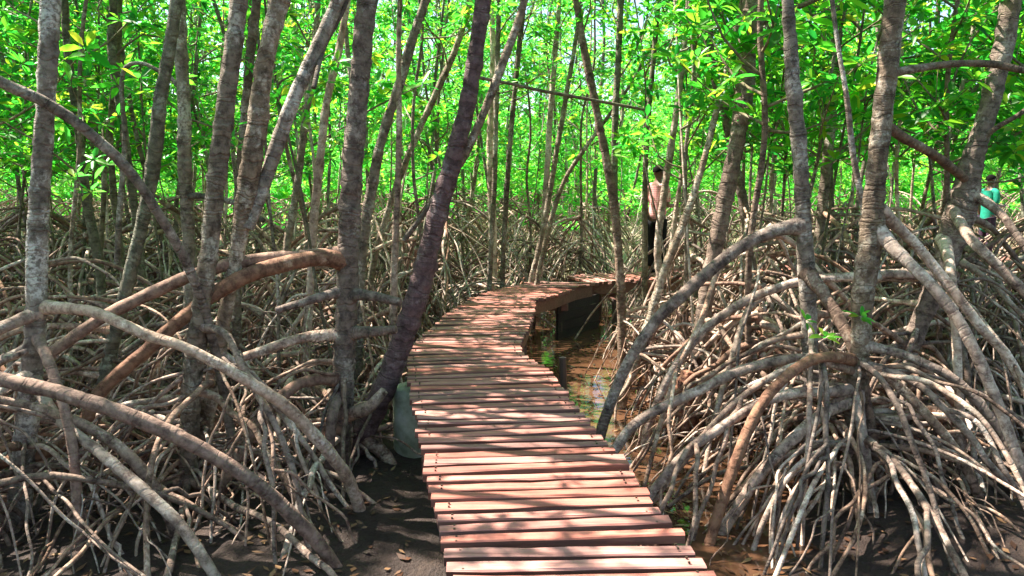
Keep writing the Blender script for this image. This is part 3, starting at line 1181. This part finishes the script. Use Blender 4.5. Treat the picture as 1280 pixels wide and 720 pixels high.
hero("leaning violet brown trunk bending over the left edge of the planks", 5.6,
     [(606, -10, 22), (597, 50, 23), (588, 110, 23), (576, 165, 24), (562, 215, 27), (548, 265, 28), (536, 315, 29), (524, 360, 30), (508, 410, 31), (490, 462, 33), (466, 515, 34), (445, 555, 36), (425, 590, 36, 5.6)], 'trunk_violet', seed=27,
     branches=[('trunk', [(560, 225, 13), (582, 190, 13, 5.65), (605, 140, 12, 5.7), (628, 80, 12, 5.75), (650, 20, 11, 5.8), (665, -40, 10, 5.8)]),
               ('trunk', [(558, 225, 10), (535, 260, 8, 5.75), (505, 300, 8, 5.8)]),
               ('twig', [(598, 97, 5), (640, 105, 4.5, 6.0), (680, 114, 4.5, 6.4), (730, 123, 4.5, 6.8), (805, 137, 4, 7.2)])],
     roots=[('root', [(450, 545, 22), (478, 565, 18, 5.5), (500, 600, 15, 5.4), (530, 640, 14, 5.4)]),
            ('root', [(436, 570, 22), (440, 600, 18, 5.4), (446, 660, 16, 5.2)])], nroots=8, rh=(0.15, 0.5))
hero("dark slender trunk leaning right above the root tangle between the stout and the violet trunk", 6.9,
     [(535, -10, 12), (515, 50, 13), (498, 110, 14), (478, 170, 14), (466, 230, 15), (455, 290, 15), (450, 350, 15)], 'trunk', seed=28, nroots=14, rh=(0.4, 1.6))
hero("pale slim pole like trunk rising through the left thicket", 6.6,
     [(436, -10, 9), (424, 60, 10), (408, 130, 11), (400, 200, 12), (392, 280, 12), (388, 360, 12), (382, 450, 12)], 'root_pale', seed=29, nroots=8)

# huge near roots coming in from trees beyond the left edge
hero("tree beyond the left edge sending two thick arched brown roots across the picture", 3.6,
     [(-190, -10, 34), (-180, 200, 34), (-175, 420, 36), (-170, 640, 38)], 'trunk', seed=30,
     roots=[('root_red', [(-170, 440, 30, 3.6), (-80, 452, 26, 3.6), (0, 474, 25, 3.6), (70, 490, 24, 3.6), (140, 512, 24, 3.6), (210, 540, 24, 3.65), (270, 572, 22, 3.7), (330, 612, 20, 3.75), (390, 670, 20, 3.8)]),
            ('trunk_red', [(-180, 20, 20, 3.7), (-80, 60, 19, 3.8), (0, 102, 19, 4.0), (60, 130, 18, 4.1), (110, 165, 17, 4.2), (160, 212, 16, 4.3), (200, 270, 15, 4.4), (236, 335, 14, 4.55), (262, 410, 14, 4.7), (285, 520, 14, 4.8), (300, 640, 14, 4.8)]),
            ('root', [(-170, 520, 24, 3.6), (-60, 500, 20, 3.8), (20, 505, 18, 4.0), (90, 525, 18, 4.1), (150, 560, 18, 4.1), (200, 620, 18, 4.1), (230, 700, 18, 4.1)])],
     nroots=8, crown=(3.8, 1.4, 14))

# --- right side
hero("straight dark trunk beside the walkway bend, leaning right behind the pale arched root", 6.8,
     [(940, -10, 24), (934, 60, 26), (930, 120, 25), (921, 180, 23), (908, 240, 23), (898, 290, 22), (886, 350, 22), (877, 410, 22), (870, 470, 23)], 'trunk_red', seed=31, nroots=13, rh=(0.3, 1.0),
     branches=[[(936, 40, 10), (965, 22, 8, 6.7), (1000, 8, 8, 6.6), (1040, -10, 7, 6.5)]])
hero("ringed greyish trunk with one thick root arching down to the left", 5.3,
     [(984, -10, 18), (988, 50, 19), (992, 110, 21), (998, 170, 22), (1002, 230, 22), (1005, 290, 23), (1009, 350, 24), (1012, 420, 23), (1014, 490, 23), (1014, 580, 23)], 'trunk', seed=32, nroots=14,
     roots=[('root', [(1000, 282, 22), (970, 288, 20, 5.25), (930, 306, 19, 5.2), (890, 336, 18, 5.15), (850, 372, 17, 5.1), (828, 392, 16, 5.1), (800, 440, 15, 5.1), (780, 500, 14, 5.1), (760, 560, 14, 5.1)][:6]),
            ('root', [(1008, 340, 22), (1030, 368, 19, 5.15), (1055, 410, 18, 5.0), (1072, 450, 17, 4.9), (1084, 510, 16, 4.85), (1095, 570, 15, 4.8), (1108, 640, 15, 4.75), (1120, 720, 15, 4.7)])])
hero("stout ringed trunk on the widest fan of arched roots, right of the walkway", 4.9,
     [(1120, -10, 31), (1114, 50, 30), (1106, 120, 29), (1098, 190, 30), (1093, 240, 31), (1088, 300, 33), (1080, 360, 32), (1076, 420, 30), (1072, 480, 32), (1070, 560, 34), (1070, 640, 34)], 'trunk', seed=33, nroots=20, rh=(0.3, 1.0), rr_=(0.014, 0.022), rD=(0.6, 1.1),
     branches=[[(1112, 92, 16), (1145, 86, 13, 4.85), (1190, 80, 12, 4.8), (1240, 80, 12, 4.75), (1290, 88, 12, 4.7), (1360, 80, 11, 4.7), (1440, 40, 9, 4.7)],
               ('trunk_red', [(1100, 152, 18), (1130, 172, 16, 5.0), (1165, 192, 15, 5.2), (1190, 210, 14, 5.5), (1211, 228, 13, 5.7)]),
               ('trunk_pale', [(1098, 350, 12, 5.1), (1078, 255, 10, 5.15), (1066, 190, 9, 5.2), (1058, 120, 8, 5.2), (1048, 60, 7, 5.25), (1040, 0, 7, 5.3), (1035, -60, 6, 5.3)])],
     roots=[('root_pale', [(1094, 285, 22), (1125, 318, 19, 4.75), (1160, 352, 18, 4.6), (1195, 396, 18, 4.5), (1222, 446, 18, 4.4), (1245, 500, 17, 4.35), (1268, 560, 17, 4.3), (1300, 650, 17, 4.2)]),
            ('root_pale', [(1100, 262, 19), (1150, 312, 16, 4.9), (1190, 362, 16, 4.8), (1225, 408, 16, 4.7), (1262, 450, 16, 4.65), (1295, 520, 15, 4.6), (1320, 620, 15, 4.5)]),
            ('root_red', [(1068, 450, 17), (1040, 446, 16, 4.75), (1010, 452, 16, 4.65), (975, 478, 16, 4.55), (948, 512, 16, 4.5), (930, 550, 16, 4.45), (915, 590, 16, 4.4), (895, 650, 16, 4.3)]),
            ('root', [(1066, 488, 20), (1030, 490, 16, 4.8), (990, 492, 15, 4.7), (940, 510, 14, 4.6), (890, 542, 14, 4.5), (858, 566, 14, 4.5), (820, 610, 13, 4.5)]),
            ('root', [(1062, 500, 22), (1025, 520, 18, 4.75), (985, 555, 17, 4.6), (945, 600, 17, 4.5), (900, 670, 17, 4.4)]),
            ('root', [(1070, 448, 16, 5.0), (1000, 448, 15, 5.0), (930, 462, 15, 4.95), (870, 490, 15, 4.9), (800, 525, 14, 4.9), (770, 560, 14, 4.9)]),
            ('root', [(1078, 432, 18), (1110, 438, 15, 4.8), (1150, 452, 15, 4.7), (1200, 480, 15, 4.6), (1250, 540, 15, 4.5), (1290, 620, 15, 4.4)]),
            ('root_pale', [(1072, 480, 16, 4.85), (1076, 530, 15, 4.7), (1084, 580, 15, 4.6), (1092, 660, 15, 4.5)]),
            ('root', [(1080, 455, 16), (1120, 480, 15, 4.9), (1160, 520, 15, 4.8), (1200, 570, 15, 4.7), (1230, 640, 15, 4.6)])])
hero("thick reddish trunk with a bulging elbow near the right edge of the picture", 5.7,
     [(1266, -10, 30), (1254, 60, 30), (1242, 110, 30), (1228, 160, 31), (1214, 205, 33), (1206, 245, 42), (1194, 285, 44), (1180, 330, 34), (1158, 385, 30), (1135, 440, 28), (1118, 490, 26)], 'trunk_red', seed=34, nroots=20, rh=(0.4, 1.5),
     roots=[('root', [(1205, 250, 20, 5.5), (1180, 268, 18, 5.3), (1130, 262, 17, 5.25), (1090, 240, 15, 5.3)][:0] or [(1190, 262, 18, 5.5), (1215, 300, 17, 5.3), (1250, 335, 16, 5.2), (1290, 375, 16, 5.1), (1340, 440, 16, 5.0), (1370, 520, 16, 5.0)]),
            ('root_pale', [(1180, 300, 20, 5.4), (1187, 330, 16, 5.2), (1193, 390, 14, 5.0), (1197, 460, 14, 4.9), (1201, 540, 14, 4.85), (1206, 660, 14, 4.8)]),
            ('root', [(1172, 345, 20, 5.6), (1120, 342, 15, 5.7), (1060, 346, 14, 5.8), (1000, 352, 14, 5.9), (940, 372, 13, 6.0), (895, 400, 13, 6.0)]),
            ('root', [(1206, 236, 18, 5.7), (1245, 262, 14, 5.5), (1268, 290, 13, 5.4), (1300, 340, 13, 5.3), (1330, 430, 13, 5.3)])],
     branches=[[(1222, 180, 10), (1245, 160, 9, 5.6), (1290, 130, 8, 5.5), (1340, 60, 7, 5.5)]])
hero("dim slender trunk seen behind the ringed greyish one", 8.3,
     [(1050, -10, 15), (1044, 80, 15), (1038, 160, 15), (1030, 240, 15), (1022, 310, 15), (1012, 370, 14)], 'trunk', seed=35, nroots=18, rh=(0.5, 1.9))
hero("crooked brown trunk bending left behind the dark straight one", 8.6,
     [(890, -10, 14), (885, 40, 14), (892, 90, 13), (905, 140, 12), (918, 200, 13), (930, 260, 14), (940, 330, 14)], 'trunk_red', seed=36, nroots=18, rh=(0.5, 1.9))

# --- slim stems around the walker and the creek
slim = [
    ("curving brown stem that starts high left and stands in the creek edge", 7.9, [(718, -10, 9), (728, 50, 10), (742, 120, 11), (756, 190, 12), (768, 260, 12), (774, 330, 12), (777, 400, 12), (778, 465, 13)], 'trunk_red', 6),
    ("upright slim stem meeting the curving brown one at its foot", 8.4, [(776, -10, 9), (773, 70, 9), (769, 150, 9), (768, 220, 9), (771, 300, 9), (775, 380, 9)], 'trunk_olive', 4),
    ("straight grey green stem crossing the left side of the walker", 9.6, [(824, -10, 7), (818, 60, 7), (812, 130, 7), (807, 200, 7), (806, 270, 8), (806, 350, 8)], 'trunk_olive', 2),
    ("tan stem bending in front of the walker's arm", 9.0, [(862, -10, 8), (856, 50, 8), (848, 120, 9), (838, 190, 10), (829, 250, 10), (822, 310, 10), (826, 370, 10)], 'root_pale', 2),
    ("slanting blue grey sapling that runs down to the creek beside the planks", 7.0, [(930, -10, 7), (915, 60, 8), (900, 120, 9), (884, 185, 9), (868, 240, 10), (850, 290, 11), (830, 340, 12), (812, 400, 13), (792, 460, 14), (768, 525, 16)], 'trunk', 8),
    ("thin pale stem just right of the walker", 9.4, [(886, -10, 5), (874, 80, 5), (864, 160, 5), (850, 230, 6), (840, 300, 6), (836, 350, 6)], 'root_pale', 2),
    ("leftmost dark stem of the fan of saplings by the bend", 10.6, [(624, -10, 6), (622, 70, 7), (620, 150, 7), (618, 230, 7), (614, 300, 7), (612, 350, 7)], 'trunk', 8),
    ("upright middle stem of the fan of saplings by the bend", 10.8, [(656, -10, 7), (648, 70, 7), (640, 150, 7), (634, 230, 7), (630, 300, 7), (628, 345, 7)], 'trunk', 8),
    ("stem leaning right out of the sapling fan, crossing the pale one", 10.9, [(728, -10, 6), (718, 60, 6), (706, 130, 7), (694, 200, 7), (684, 260, 8), (672, 320, 8), (664, 352, 8)], 'trunk', 8),
    ("rightmost thin stem arching out of the sapling fan", 10.7, [(812, 60, 4), (785, 110, 4.5), (757, 150, 5), (728, 190, 6), (706, 225, 6), (690, 270, 7), (678, 320, 7), (672, 350, 7)], 'trunk', 6),
    ("pale tan stem standing upright within the sapling fan", 11.2, [(700, -10, 6), (694, 70, 7), (688, 140, 8), (684, 210, 8), (680, 280, 9), (674, 345, 10)], 'root_pale', 8),
    ("dark leaning stem between the violet trunk and the sapling fan", 9.4, [(590, -10, 9), (570, 60, 9), (548, 110, 9), (525, 160, 9), (500, 220, 9), (480, 280, 9), (465, 340, 9)], 'trunk', 8),
    ("bent pale stem left of the fan with bare twigs", 11.5, [(612, -10, 8), (616, 50, 8), (616, 110, 9), (613, 170, 10), (614, 230, 11), (616, 310, 11)], 'root_pale', 10),
    ("thin upright stem in front of the lichen patched thicket at far left", 7.2, [(142, -10, 12), (140, 60, 13), (150, 130, 13), (160, 200, 12), (168, 260, 12), (176, 330, 12), (182, 420, 13)], 'trunk_olive', 8),
    ("curved olive stem right of the lichen crusted trunk", 7.0, [(80, -10, 11), (84, 60, 11), (92, 120, 12), (100, 180, 12), (108, 250, 14), (122, 320, 14), (130, 400, 14)], 'trunk_olive', 8),
    ("paired thin olive stem leaning right beside the curved one", 7.6, [(150, -10, 9), (146, 80, 10), (138, 160, 10), (142, 240, 10), (150, 310, 10), (160, 400, 10)], 'trunk_olive', 8),
    ("thin trunk just left of the forked one, half hidden", 6.0, [(322, -10, 13), (314, 60, 13), (306, 140, 12), (300, 220, 12), (298, 300, 12), (296, 380, 13)], 'trunk', 10),
    ("slim upright stem between the forked and the stout trunk", 7.8, [(398, -10, 9), (392, 80, 9), (380, 160, 10), (372, 230, 10), (360, 300, 11), (352, 380, 11)], 'trunk', 10),
    ("upright tan stem hanging before the root tangle right of the stout trunk", 6.4, [(500, -10, 7), (498, 70, 7), (499, 150, 8), (497, 230, 9), (494, 310, 10), (492, 380, 11)], 'root', 8),
]
for i, (lab, d, pts, mt, nr_) in enumerate(slim):
    hero(lab, d, pts, mt, seed=60 + i, nroots=nr_, H=6.5, crown=(3.3, 0.9, 8), rh=(0.25, 1.1), rr_=(0.01, 0.018), name="mangrove_sapling")

# ------------------------------------------------------------------ the thicket
NEARP = [make_proto(100 + i, 'near') for i in range(9)]
FARP = [make_proto(200 + i, 'far') for i in range(8)]
POLEP = [make_proto(300 + i, 'pole') for i in range(6)]
r = np.random.default_rng(77)
placed = [tuple(p) for p in HERO_XY]
HN = len(placed)


def ok(x, y, dmin):
    for k, (a, b) in enumerate(placed):
        if (a - x) ** 2 + (b - y) ** 2 < (dmin * (0.75 if k < HN else 1)) ** 2:
            return False
    return True


def visible_lane(x, y):
    """keep the creek and the sight line along the walkway open"""
    if deck_dist(x, y) < (0.95 if y < 11 else 1.0):
        return True
    px = 640 + x / y * FPX
    # creek and the gap under the bend
    if 640 < px < 790 and y < 9.9:
        return True
    if 520 < px < 700 and y < 11.3:
        return True
    if 788 < px < 852 and y < 13.5:
        return True
    if 740 < px < 815 and 8 < y < 12.5:
        return True
    if 1208 < px < 1290 and 7.0 < y < 14.2:
        return True
    return False


cnt = dict(near=0, far=0, pole=0)
for (y0, y1, kind, n, dmin) in ((5.6, 14.5, 'near', 95, 0.85), (5.6, 15.5, 'pole', 60, 0.45), (14.5, 34, 'far', 130, 1.25)):
    tries = 0
    made = 0
    while made < n and tries < 12000:
        tries += 1
        y = y0 + (y1 - y0) * r.random() ** (0.8 if kind != 'far' else 0.9)
        x = r.uniform(-1, 1) * (0.78 * y + 1.2)
        if visible_lane(x, y) or not ok(x, y, dmin):
            continue
        placed.append((x, y))
        made += 1
        pr = {'near': NEARP, 'far': FARP, 'pole': POLEP}[kind]
        proto = pr[int(r.integers(len(pr)))]
        side = "left" if x < np.interp(y, NEAR_C[:, 1], NEAR_C[:, 0]) else "right"
        bark = proto['bark']
        px = 640 + x / y * FPX
        mk = min((m_ for m_ in MARKS if m_[1] < y), key=lambda m_: abs(m_[0] - px), default=min(MARKS, key=lambda m_: abs(m_[0] - px)))
        dp = px - mk[0]
        if kind == 'far':
            rel = "far behind" if abs(dp) < 14 else ("far behind and left of" if dp < 0 else "far behind and right of")
            if y > 24:
                rel = "farthest off, " + rel.replace("far behind", "behind")
            lab = f"sunlit {bark} mangrove {rel} the {mk[2]}"
            grp = "far sunlit mangroves beyond the bend"
        else:
            gapd = "just " if y - mk[1] < 2.2 else ""
            rel = "behind" if abs(dp) < 14 else ("behind and left of" if dp < 0 else "behind and right of")
            if mk[1] >= y:
                rel = "beside"
            lab = f"slim {bark} mangrove pole {gapd}{rel} the {mk[2]}" if kind == 'pole' else f"{bark} mangrove with tangled roots {gapd}{rel} the {mk[2]}"
            grp = "slim mangrove poles in the thicket" if kind == 'pole' else "middle distance mangroves in the thicket"
        place(proto, "mangrove_tree" if kind != 'pole' else "mangrove_sapling", (x, y, 0.0 if y < 18 else 0.12), r.uniform(0, 2 * PI), r.uniform(0.88, 1.15), lab, "tree", grp)
    cnt[kind] = made
print("placed", cnt)

# a few trees round and behind the viewer: they close the canopy overhead
for i, (x, y) in enumerate([(-2.6, 1.5), (-4.6, 3.0), (3.2, 1.8), (4.9, 3.6), (-2.2, -2.0), (2.4, -2.2), (-5.5, 0.5), (-6.5, 4.6), (6.4, 2.0), (0.2, -4.2), (-4.4, -3.0)]):
    place(NEARP[i % len(NEARP)], "mangrove_tree", (x, y, 0), r.uniform(0, 6.28), 1.05,
          "mangrove standing beside or behind the viewer, outside the picture", "tree", "mangroves round the viewer")

# distant wood
mb = MB()
r = np.random.default_rng(9)
V0, Q0 = ROS[0]
for k in range(9500):
    y = r.uniform(31, 52)
    x = r.uniform(-1, 1) * (0.8 * y + 6)
    z = 0.2 + 7.5 * r.random() ** 1.5 * (0.75 + 0.35 * mnoise.noise((x * 0.15, y * 0.1, 1)))
    add_rosette(mb, np.array([x, y, z]), r, r.uniform(3.0, 5.5))
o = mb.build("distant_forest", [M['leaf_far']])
tag(o, "sunlit mass of foliage closing the view far behind the thicket", "forest", kind="stuff")

# fallen leaves on the mud
mb = MB()
for k in range(5200):
    y = r.uniform(2.5, 12)
    x = r.uniform(-1, 1) * (0.75 * y + 0.5)
    if deck_dist(x, y) < 0.62:
        continue
    a = r.uniform(0, 6.28)
    l, w = r.uniform(0.02, 0.05), r.uniform(0.008, 0.02)
    h = gh(x, y)
    z = max(h, 0.0) + 0.012
    c, s = math.cos(a), math.sin(a)
    u, v = np.array([c, s, r.uniform(-.2, .2)]), np.array([-s, c, r.uniform(-.2, .2)])
    p = np.array([x, y, z])
    mb.add([p - u * l, p - v * w - u * l * .2, p + u * l, p + v * w - u * l * .2], [[0, 1, 2, 3]])
o = mb.build("leaf_litter", M['litter'])
tag(o, "brown and tan fallen leaves scattered over the mud", "leaf litter", kind="stuff")

# rotten orange stump on the right bank
st = at(850, 560, 6.3)
mb = MB()
rows = np.array([[st[0] + 0.02, st[1], -0.15, 0.17], [st[0], st[1], 0.08, 0.15], [st[0] - 0.02, st[1], 0.25, 0.115], [st[0] + 0.03, st[1], 0.42, 0.085], [st[0] + 0.05, st[1], 0.55, 0.05]])
rs = spline(rows, 0.02)
mb.tube(rs[:, :3], rs[:, 3], 22, rough=0.16, rng=r)
for k in range(26):
    a = r.uniform(0, 6.28)
    z = r.uniform(0.02, 0.5)
    q = 0.16 - 0.2 * z
    mb.box([st[0] + q * math.cos(a), st[1] + q * math.sin(a), z], [0.03, 0.02, r.uniform(0.05, 0.16)], rot=a, jit=0.008, rng=r)
o = mb.build("rotten_stump", M['rot'])
tag(o, "crumbling orange rotten stump among the roots on the right bank", "stump")


# small bright sprigs
def sprig(px, py, d, label, n=2, sc=1.0):
    p = at(px, py, d)
    e = empty("leafy_shoot", p)
    tag(e, label, "shoot")
    rr = np.random.default_rng(int(px))
    mb = MB()
    for k in range(n):
        add_rosette(mb, rr.normal(size=3) * 0.03 * (n > 1) * n, rr, sc)
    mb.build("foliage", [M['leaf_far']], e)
    b = MB()
    b.tube([[0, 0, 0], [0.01, 0.01, -0.1], [0.03, 0.03, -0.2 * sc]], [0.004, 0.005, 0.006], 5)
    b.build("stem", M['twig'], e)


sprig(1045, 424, 4.75, "small bright green shoot growing between the roots of the two ringed trunks", 3, 0.85)
sprig(95, 212, 5.2, "drooping green shoot beside the lichen crusted trunk", 5, 1.0)


# ------------------------------------------------------------------ people
def skin_obj(name, joints, edges, mat, parent, sub=2, root=0):
    me = bpy.data.meshes.new(name)
    me.from_pydata([j[0] for j in joints], edges, [])
    o = bpy.data.objects.new(name, me)
    COL.objects.link(o)
    md = o.modifiers.new("s", 'SKIN')
    for i, j in enumerate(joints):
        rr = j[1]
        me.skin_vertices[0].data[i].radius = rr if isinstance(rr, tuple) else (rr, rr)
        me.skin_vertices[0].data[i].use_root = (i == root)
    sb = o.modifiers.new("u", 'SUBSURF')
    sb.levels = sb.render_levels = sub
    dg = bpy.context.evaluated_depsgraph_get()
    dg.update()
    m2 = bpy.data.meshes.new_from_object(o.evaluated_get(dg))
    m2.materials.clear()
    m2.materials.append(mat)
    for p in m2.polygons:
        p.use_smooth = True
    bpy.data.objects.remove(o)
    m2.name = name
    return link(name, m2, parent)


def plaid(name, a, b, c):
    m, nt, N, L, P = newmat(name)
    tc = N.new("ShaderNodeTexCoord")
    w1 = N.new("ShaderNodeTexWave")
    w1.bands_direction = 'Z'
    w1.inputs["Scale"].default_value = 9
    w1.inputs["Distortion"].default_value = 0.6
    w2 = N.new("ShaderNodeTexWave")
    w2.bands_direction = 'X'
    w2.inputs["Scale"].default_value = 9
    w2.inputs["Distortion"].default_value = 0.6
    for w in (w1, w2):
        L.new(tc.outputs["Object"], w.inputs[0])
    r1 = rampnode(N, [(0.6, 0.0), (0.8, 1.0)])
    L.new(w1.outputs[1], r1.inputs[0])
    r2 = rampnode(N, [(0.6, 0.0), (0.8, 0.8)])
    L.new(w2.outputs[1], r2.inputs[0])
    c1 = mix(N, L, a, b, r1.outputs[0])
    c2 = mix(N, L, c1, c, r2.outputs[0])
    L.new(c2, P.inputs["Base Color"])
    P.inputs["Roughness"].default_value = 0.9
    return m


def person(loc, rz, label, shirt, trousers, skin, hair_m, shoes, height=1.72, head_turn=0.0, armbend=True, cover=False):
    """stands at the origin facing +Y"""
    k = height / 1.75
    e = empty("person", loc, rz)
    e.scale = (k, k, k)
    tag(e, label, "person")
    J, E = [], []

    def j(x, y, z, rr, parent=None):
        J.append(((x, y, z), rr))
        if parent is not None:
            E.append((parent, len(J) - 1))
        return len(J) - 1
    pel = j(0, 0, 0.95, (0.14, 0.10))
    wai = j(0, 0.0, 1.10, (0.125, 0.09), pel)
    che = j(0, 0.0, 1.30, (0.15, 0.105), wai)
    nb = j(0, -0.01, 1.44, (0.085, 0.075), che)
    nk = j(0, 0.0, 1.52, 0.052, nb)
    hd0 = j(0, 0.015, 1.58, (0.062, 0.075), nk)
    hd1 = j(0, 0.015, 1.66, (0.074, 0.092), hd0)
    hd2 = j(0, 0.005, 1.72, (0.055, 0.07), hd1)
    hands = {}
    for s in (-1, 1):
        sh = j(s * 0.175, -0.01, 1.41, 0.052, nb)
        if armbend and s == 1:
            el = j(s * 0.235, -0.04, 1.13, 0.040, sh)
            wr = j(s * 0.16, 0.20, 1.12, 0.026, el)
            dd = Vector((-0.45, 0.88, 0.05))
        else:
            el = j(s * 0.235, -0.03, 1.12, 0.040, sh)
            wr = j(s * 0.245, 0.05, 0.88, 0.026, el)
            dd = Vector((0.0, 0.12, -1))
        dd.normalize()
        w0 = Vector(J[wr][0])
        pa = w0 + dd * 0.055
        pm = j(pa.x, pa.y, pa.z, (0.03, 0.02), wr)
        sidev = dd.cross(Vector((s, 0, 0.01))).normalized()
        for q in range(4):
            off = sidev * (q - 1.5) * 0.019
            ln = (0.066, 0.078, 0.073, 0.058)[q]
            b0 = pa + dd * 0.03 + off
            b1 = b0 + dd * ln * 0.55 + Vector((-s * 0.008, 0, 0))
            b2 = b1 + dd * ln * 0.45 + Vector((-s * 0.02, 0, 0))
            a0 = j(*b0, 0.0095, pm)
            a1 = j(*b1, 0.0085, a0)
            j(*b2, 0.007, a1)
        t0 = w0 + dd * 0.03 + sidev * -0.03
        t1 = t0 + dd * 0.03 + sidev * -0.02
        a0 = j(*t0, 0.011, wr)
        a1 = j(*t1, 0.0095, a0)
        j(*(t1 + dd * 0.022), 0.008, a1)
        hp = j(s * 0.09, 0, 0.90, 0.085, pel)
        kn = j(s * 0.10, 0.015, 0.50, 0.055, hp)
        an = j(s * 0.105, -0.02, 0.09, 0.036, kn)
        j(s * 0.115, 0.12, 0.03, (0.032, 0.024), an)
    body = skin_obj("body", J, E, skin, e)
    # nose, ears, eyes on the head
    f = MB()
    for s in (-1, 1):
        f.tube([[s * 0.074, 0.0, 1.60], [s * 0.083, -0.005, 1.63], [s * 0.080, -0.005, 1.66]], [0.008, 0.013, 0.009], 6)
    f.tube([[0, 0.098, 1.665], [0, 0.112, 1.635], [0, 0.117, 1.618], [0, 0.10, 1.61]], [0.007, 0.010, 0.015, 0.009], 6)
    f.build("face_features", skin, e)
    f = MB()
    for s in (-1, 1):
        f.tube([[s * 0.036, 0.092, 1.658], [s * 0.028, 0.099, 1.658], [s * 0.02, 0.097, 1.658]], [0.004, 0.009, 0.004], 6)
    f.tube([[-0.024, 0.096, 1.585], [0, 0.104, 1.583], [0.024, 0.096, 1.585]], [0.003, 0.005, 0.003], 5)
    f.build("eyes_and_mouth", hair_m, e)
    # hair cap
    h = MB()
    n1, n2 = 14, 18
    V = []
    for a in range(n1 + 1):
        th = a / n1 * 1.75
        for b in range(n2):
            ph = b / n2 * 2 * PI
            fr = 0.5 + 0.5 * math.sin(ph)
            t2 = th * (1 - 0.35 * fr)
            V.append([0.088 * math.sin(t2) * math.cos(ph), -0.005 + 0.108 * math.sin(t2) * math.sin(ph), 1.665 + 0.105 * math.cos(t2) + 0.004 * mnoise.noise((a * .9, b * .9, 0))])
    Q = [[a * n2 + b, a * n2 + (b + 1) % n2, (a + 1) * n2 + (b + 1) % n2, (a + 1) * n2 + b] for a in range(n1) for b in range(n2)]
    h.add(V, Q)
    h.build("hair", hair_m, e)
    # shirt: torso plus sleeves, hanging loose
    J2, E2 = [], []

    def j2(x, y, z, rr, parent=None):
        J2.append(((x, y, z), rr))
        if parent is not None:
            E2.append((parent, len(J2) - 1))
        return len(J2) - 1
    hem = 0.55 if cover else 0.86
    a = j2(0, 0, 1.30, (0.175, 0.125))
    b = j2(0, 0, 1.08, (0.16, 0.12), a)
    c = j2(0, 0, hem, (0.175, 0.135), b)
    d = j2(0, -0.01, 1.445, (0.095, 0.085), a)
    for s in (-1, 1):
        q = j2(s * 0.18, -0.01, 1.415, 0.066, d)
        q2 = j2(s * 0.215, -0.025, 1.27, 0.060, q)
        j2(s * 0.232, -0.032, 1.16, 0.058, q2)
    skin_obj("shirt", J2, E2, shirt, e)
    J3, E3 = [], []

    def j3(x, y, z, rr, parent=None):
        J3.append(((x, y, z), rr))
        if parent is not None:
            E3.append((parent, len(J3) - 1))
        return len(J3) - 1
    a = j3(0, 0, 0.96, (0.15, 0.115))
    for s in (-1, 1):
        h_ = j3(s * 0.09, 0, 0.86, 0.10, a)
        kk = j3(s * 0.10, 0.015, 0.50, 0.078, h_)
        j3(s * 0.105, -0.015, 0.10, 0.068, kk)
    skin_obj("trousers", J3, E3, trousers, e)
    for s in (-1, 1):
        skin_obj("shoe", [((s * 0.105, -0.05, 0.045), (0.042, 0.042)), ((s * 0.11, 0.05, 0.04), (0.045, 0.036)), ((s * 0.117, 0.16, 0.032), (0.04, 0.028))], [(0, 1), (1, 2)], shoes, e)
    return e


cloth_black = simple_mat("black_cloth", (0.015, 0.015, 0.017), 0.9, (0.008, 0.008, 0.009), 30, 0.2)
for c_ in (cloth_black,):
    c_.node_tree.nodes["Principled BSDF"].inputs["Specular IOR Level"].default_value = 0.1
cloth_maroon = simple_mat("dark_purple_cloth", (0.06, 0.02, 0.06), 0.9, (0.02, 0.01, 0.012), 30, 0.2)
cloth_teal = simple_mat("teal_cloth", (0.0, 0.28, 0.19), 0.85, (0.0, 0.18, 0.12), 14, 0.3)
skin_dark = simple_mat("brown_skin", (0.17, 0.085, 0.055), 0.5, (0.13, 0.06, 0.04), 20, 0.1)
hair_black = simple_mat("black_hair", (0.010, 0.008, 0.007), 0.95, (0.004, 0.003, 0.003), 60, 0.8)
hair_black.node_tree.nodes["Principled BSDF"].inputs["Specular IOR Level"].default_value = 0.1
pinkshirt = plaid("pink_checked_cotton", (0.80, 0.36, 0.34), (0.60, 0.13, 0.16), (0.82, 0.52, 0.50))

p1 = on_plane(816, 347, DECK_Z)
print("person1", p1)
person((12.0 * (821 - 640) / FPX, 12.0, DECK_Z - 0.008), math.radians(-52), "person in a pink checked shirt and black trousers standing on the planks beyond the bend",
       pinkshirt, cloth_black, skin_dark, hair_black, cloth_black, 1.74)
i2 = np.argmin(np.abs(FAR_C[:, 0] / FAR_C[:, 1] - (1234 - 640) / FPX))
person((FAR_C[i2, 0], FAR_C[i2, 1], DECK_Z - 0.018), math.radians(-80), "person in a long teal top and dark trousers behind the reddish trunk",
       cloth_teal, cloth_maroon, skin_dark, hair_black, cloth_black, 1.62, cover=True)
print("meshes", len(bpy.data.meshes), "objects", len(bpy.data.objects), "faces", sum(len(m.polygons) for m in bpy.data.meshes))
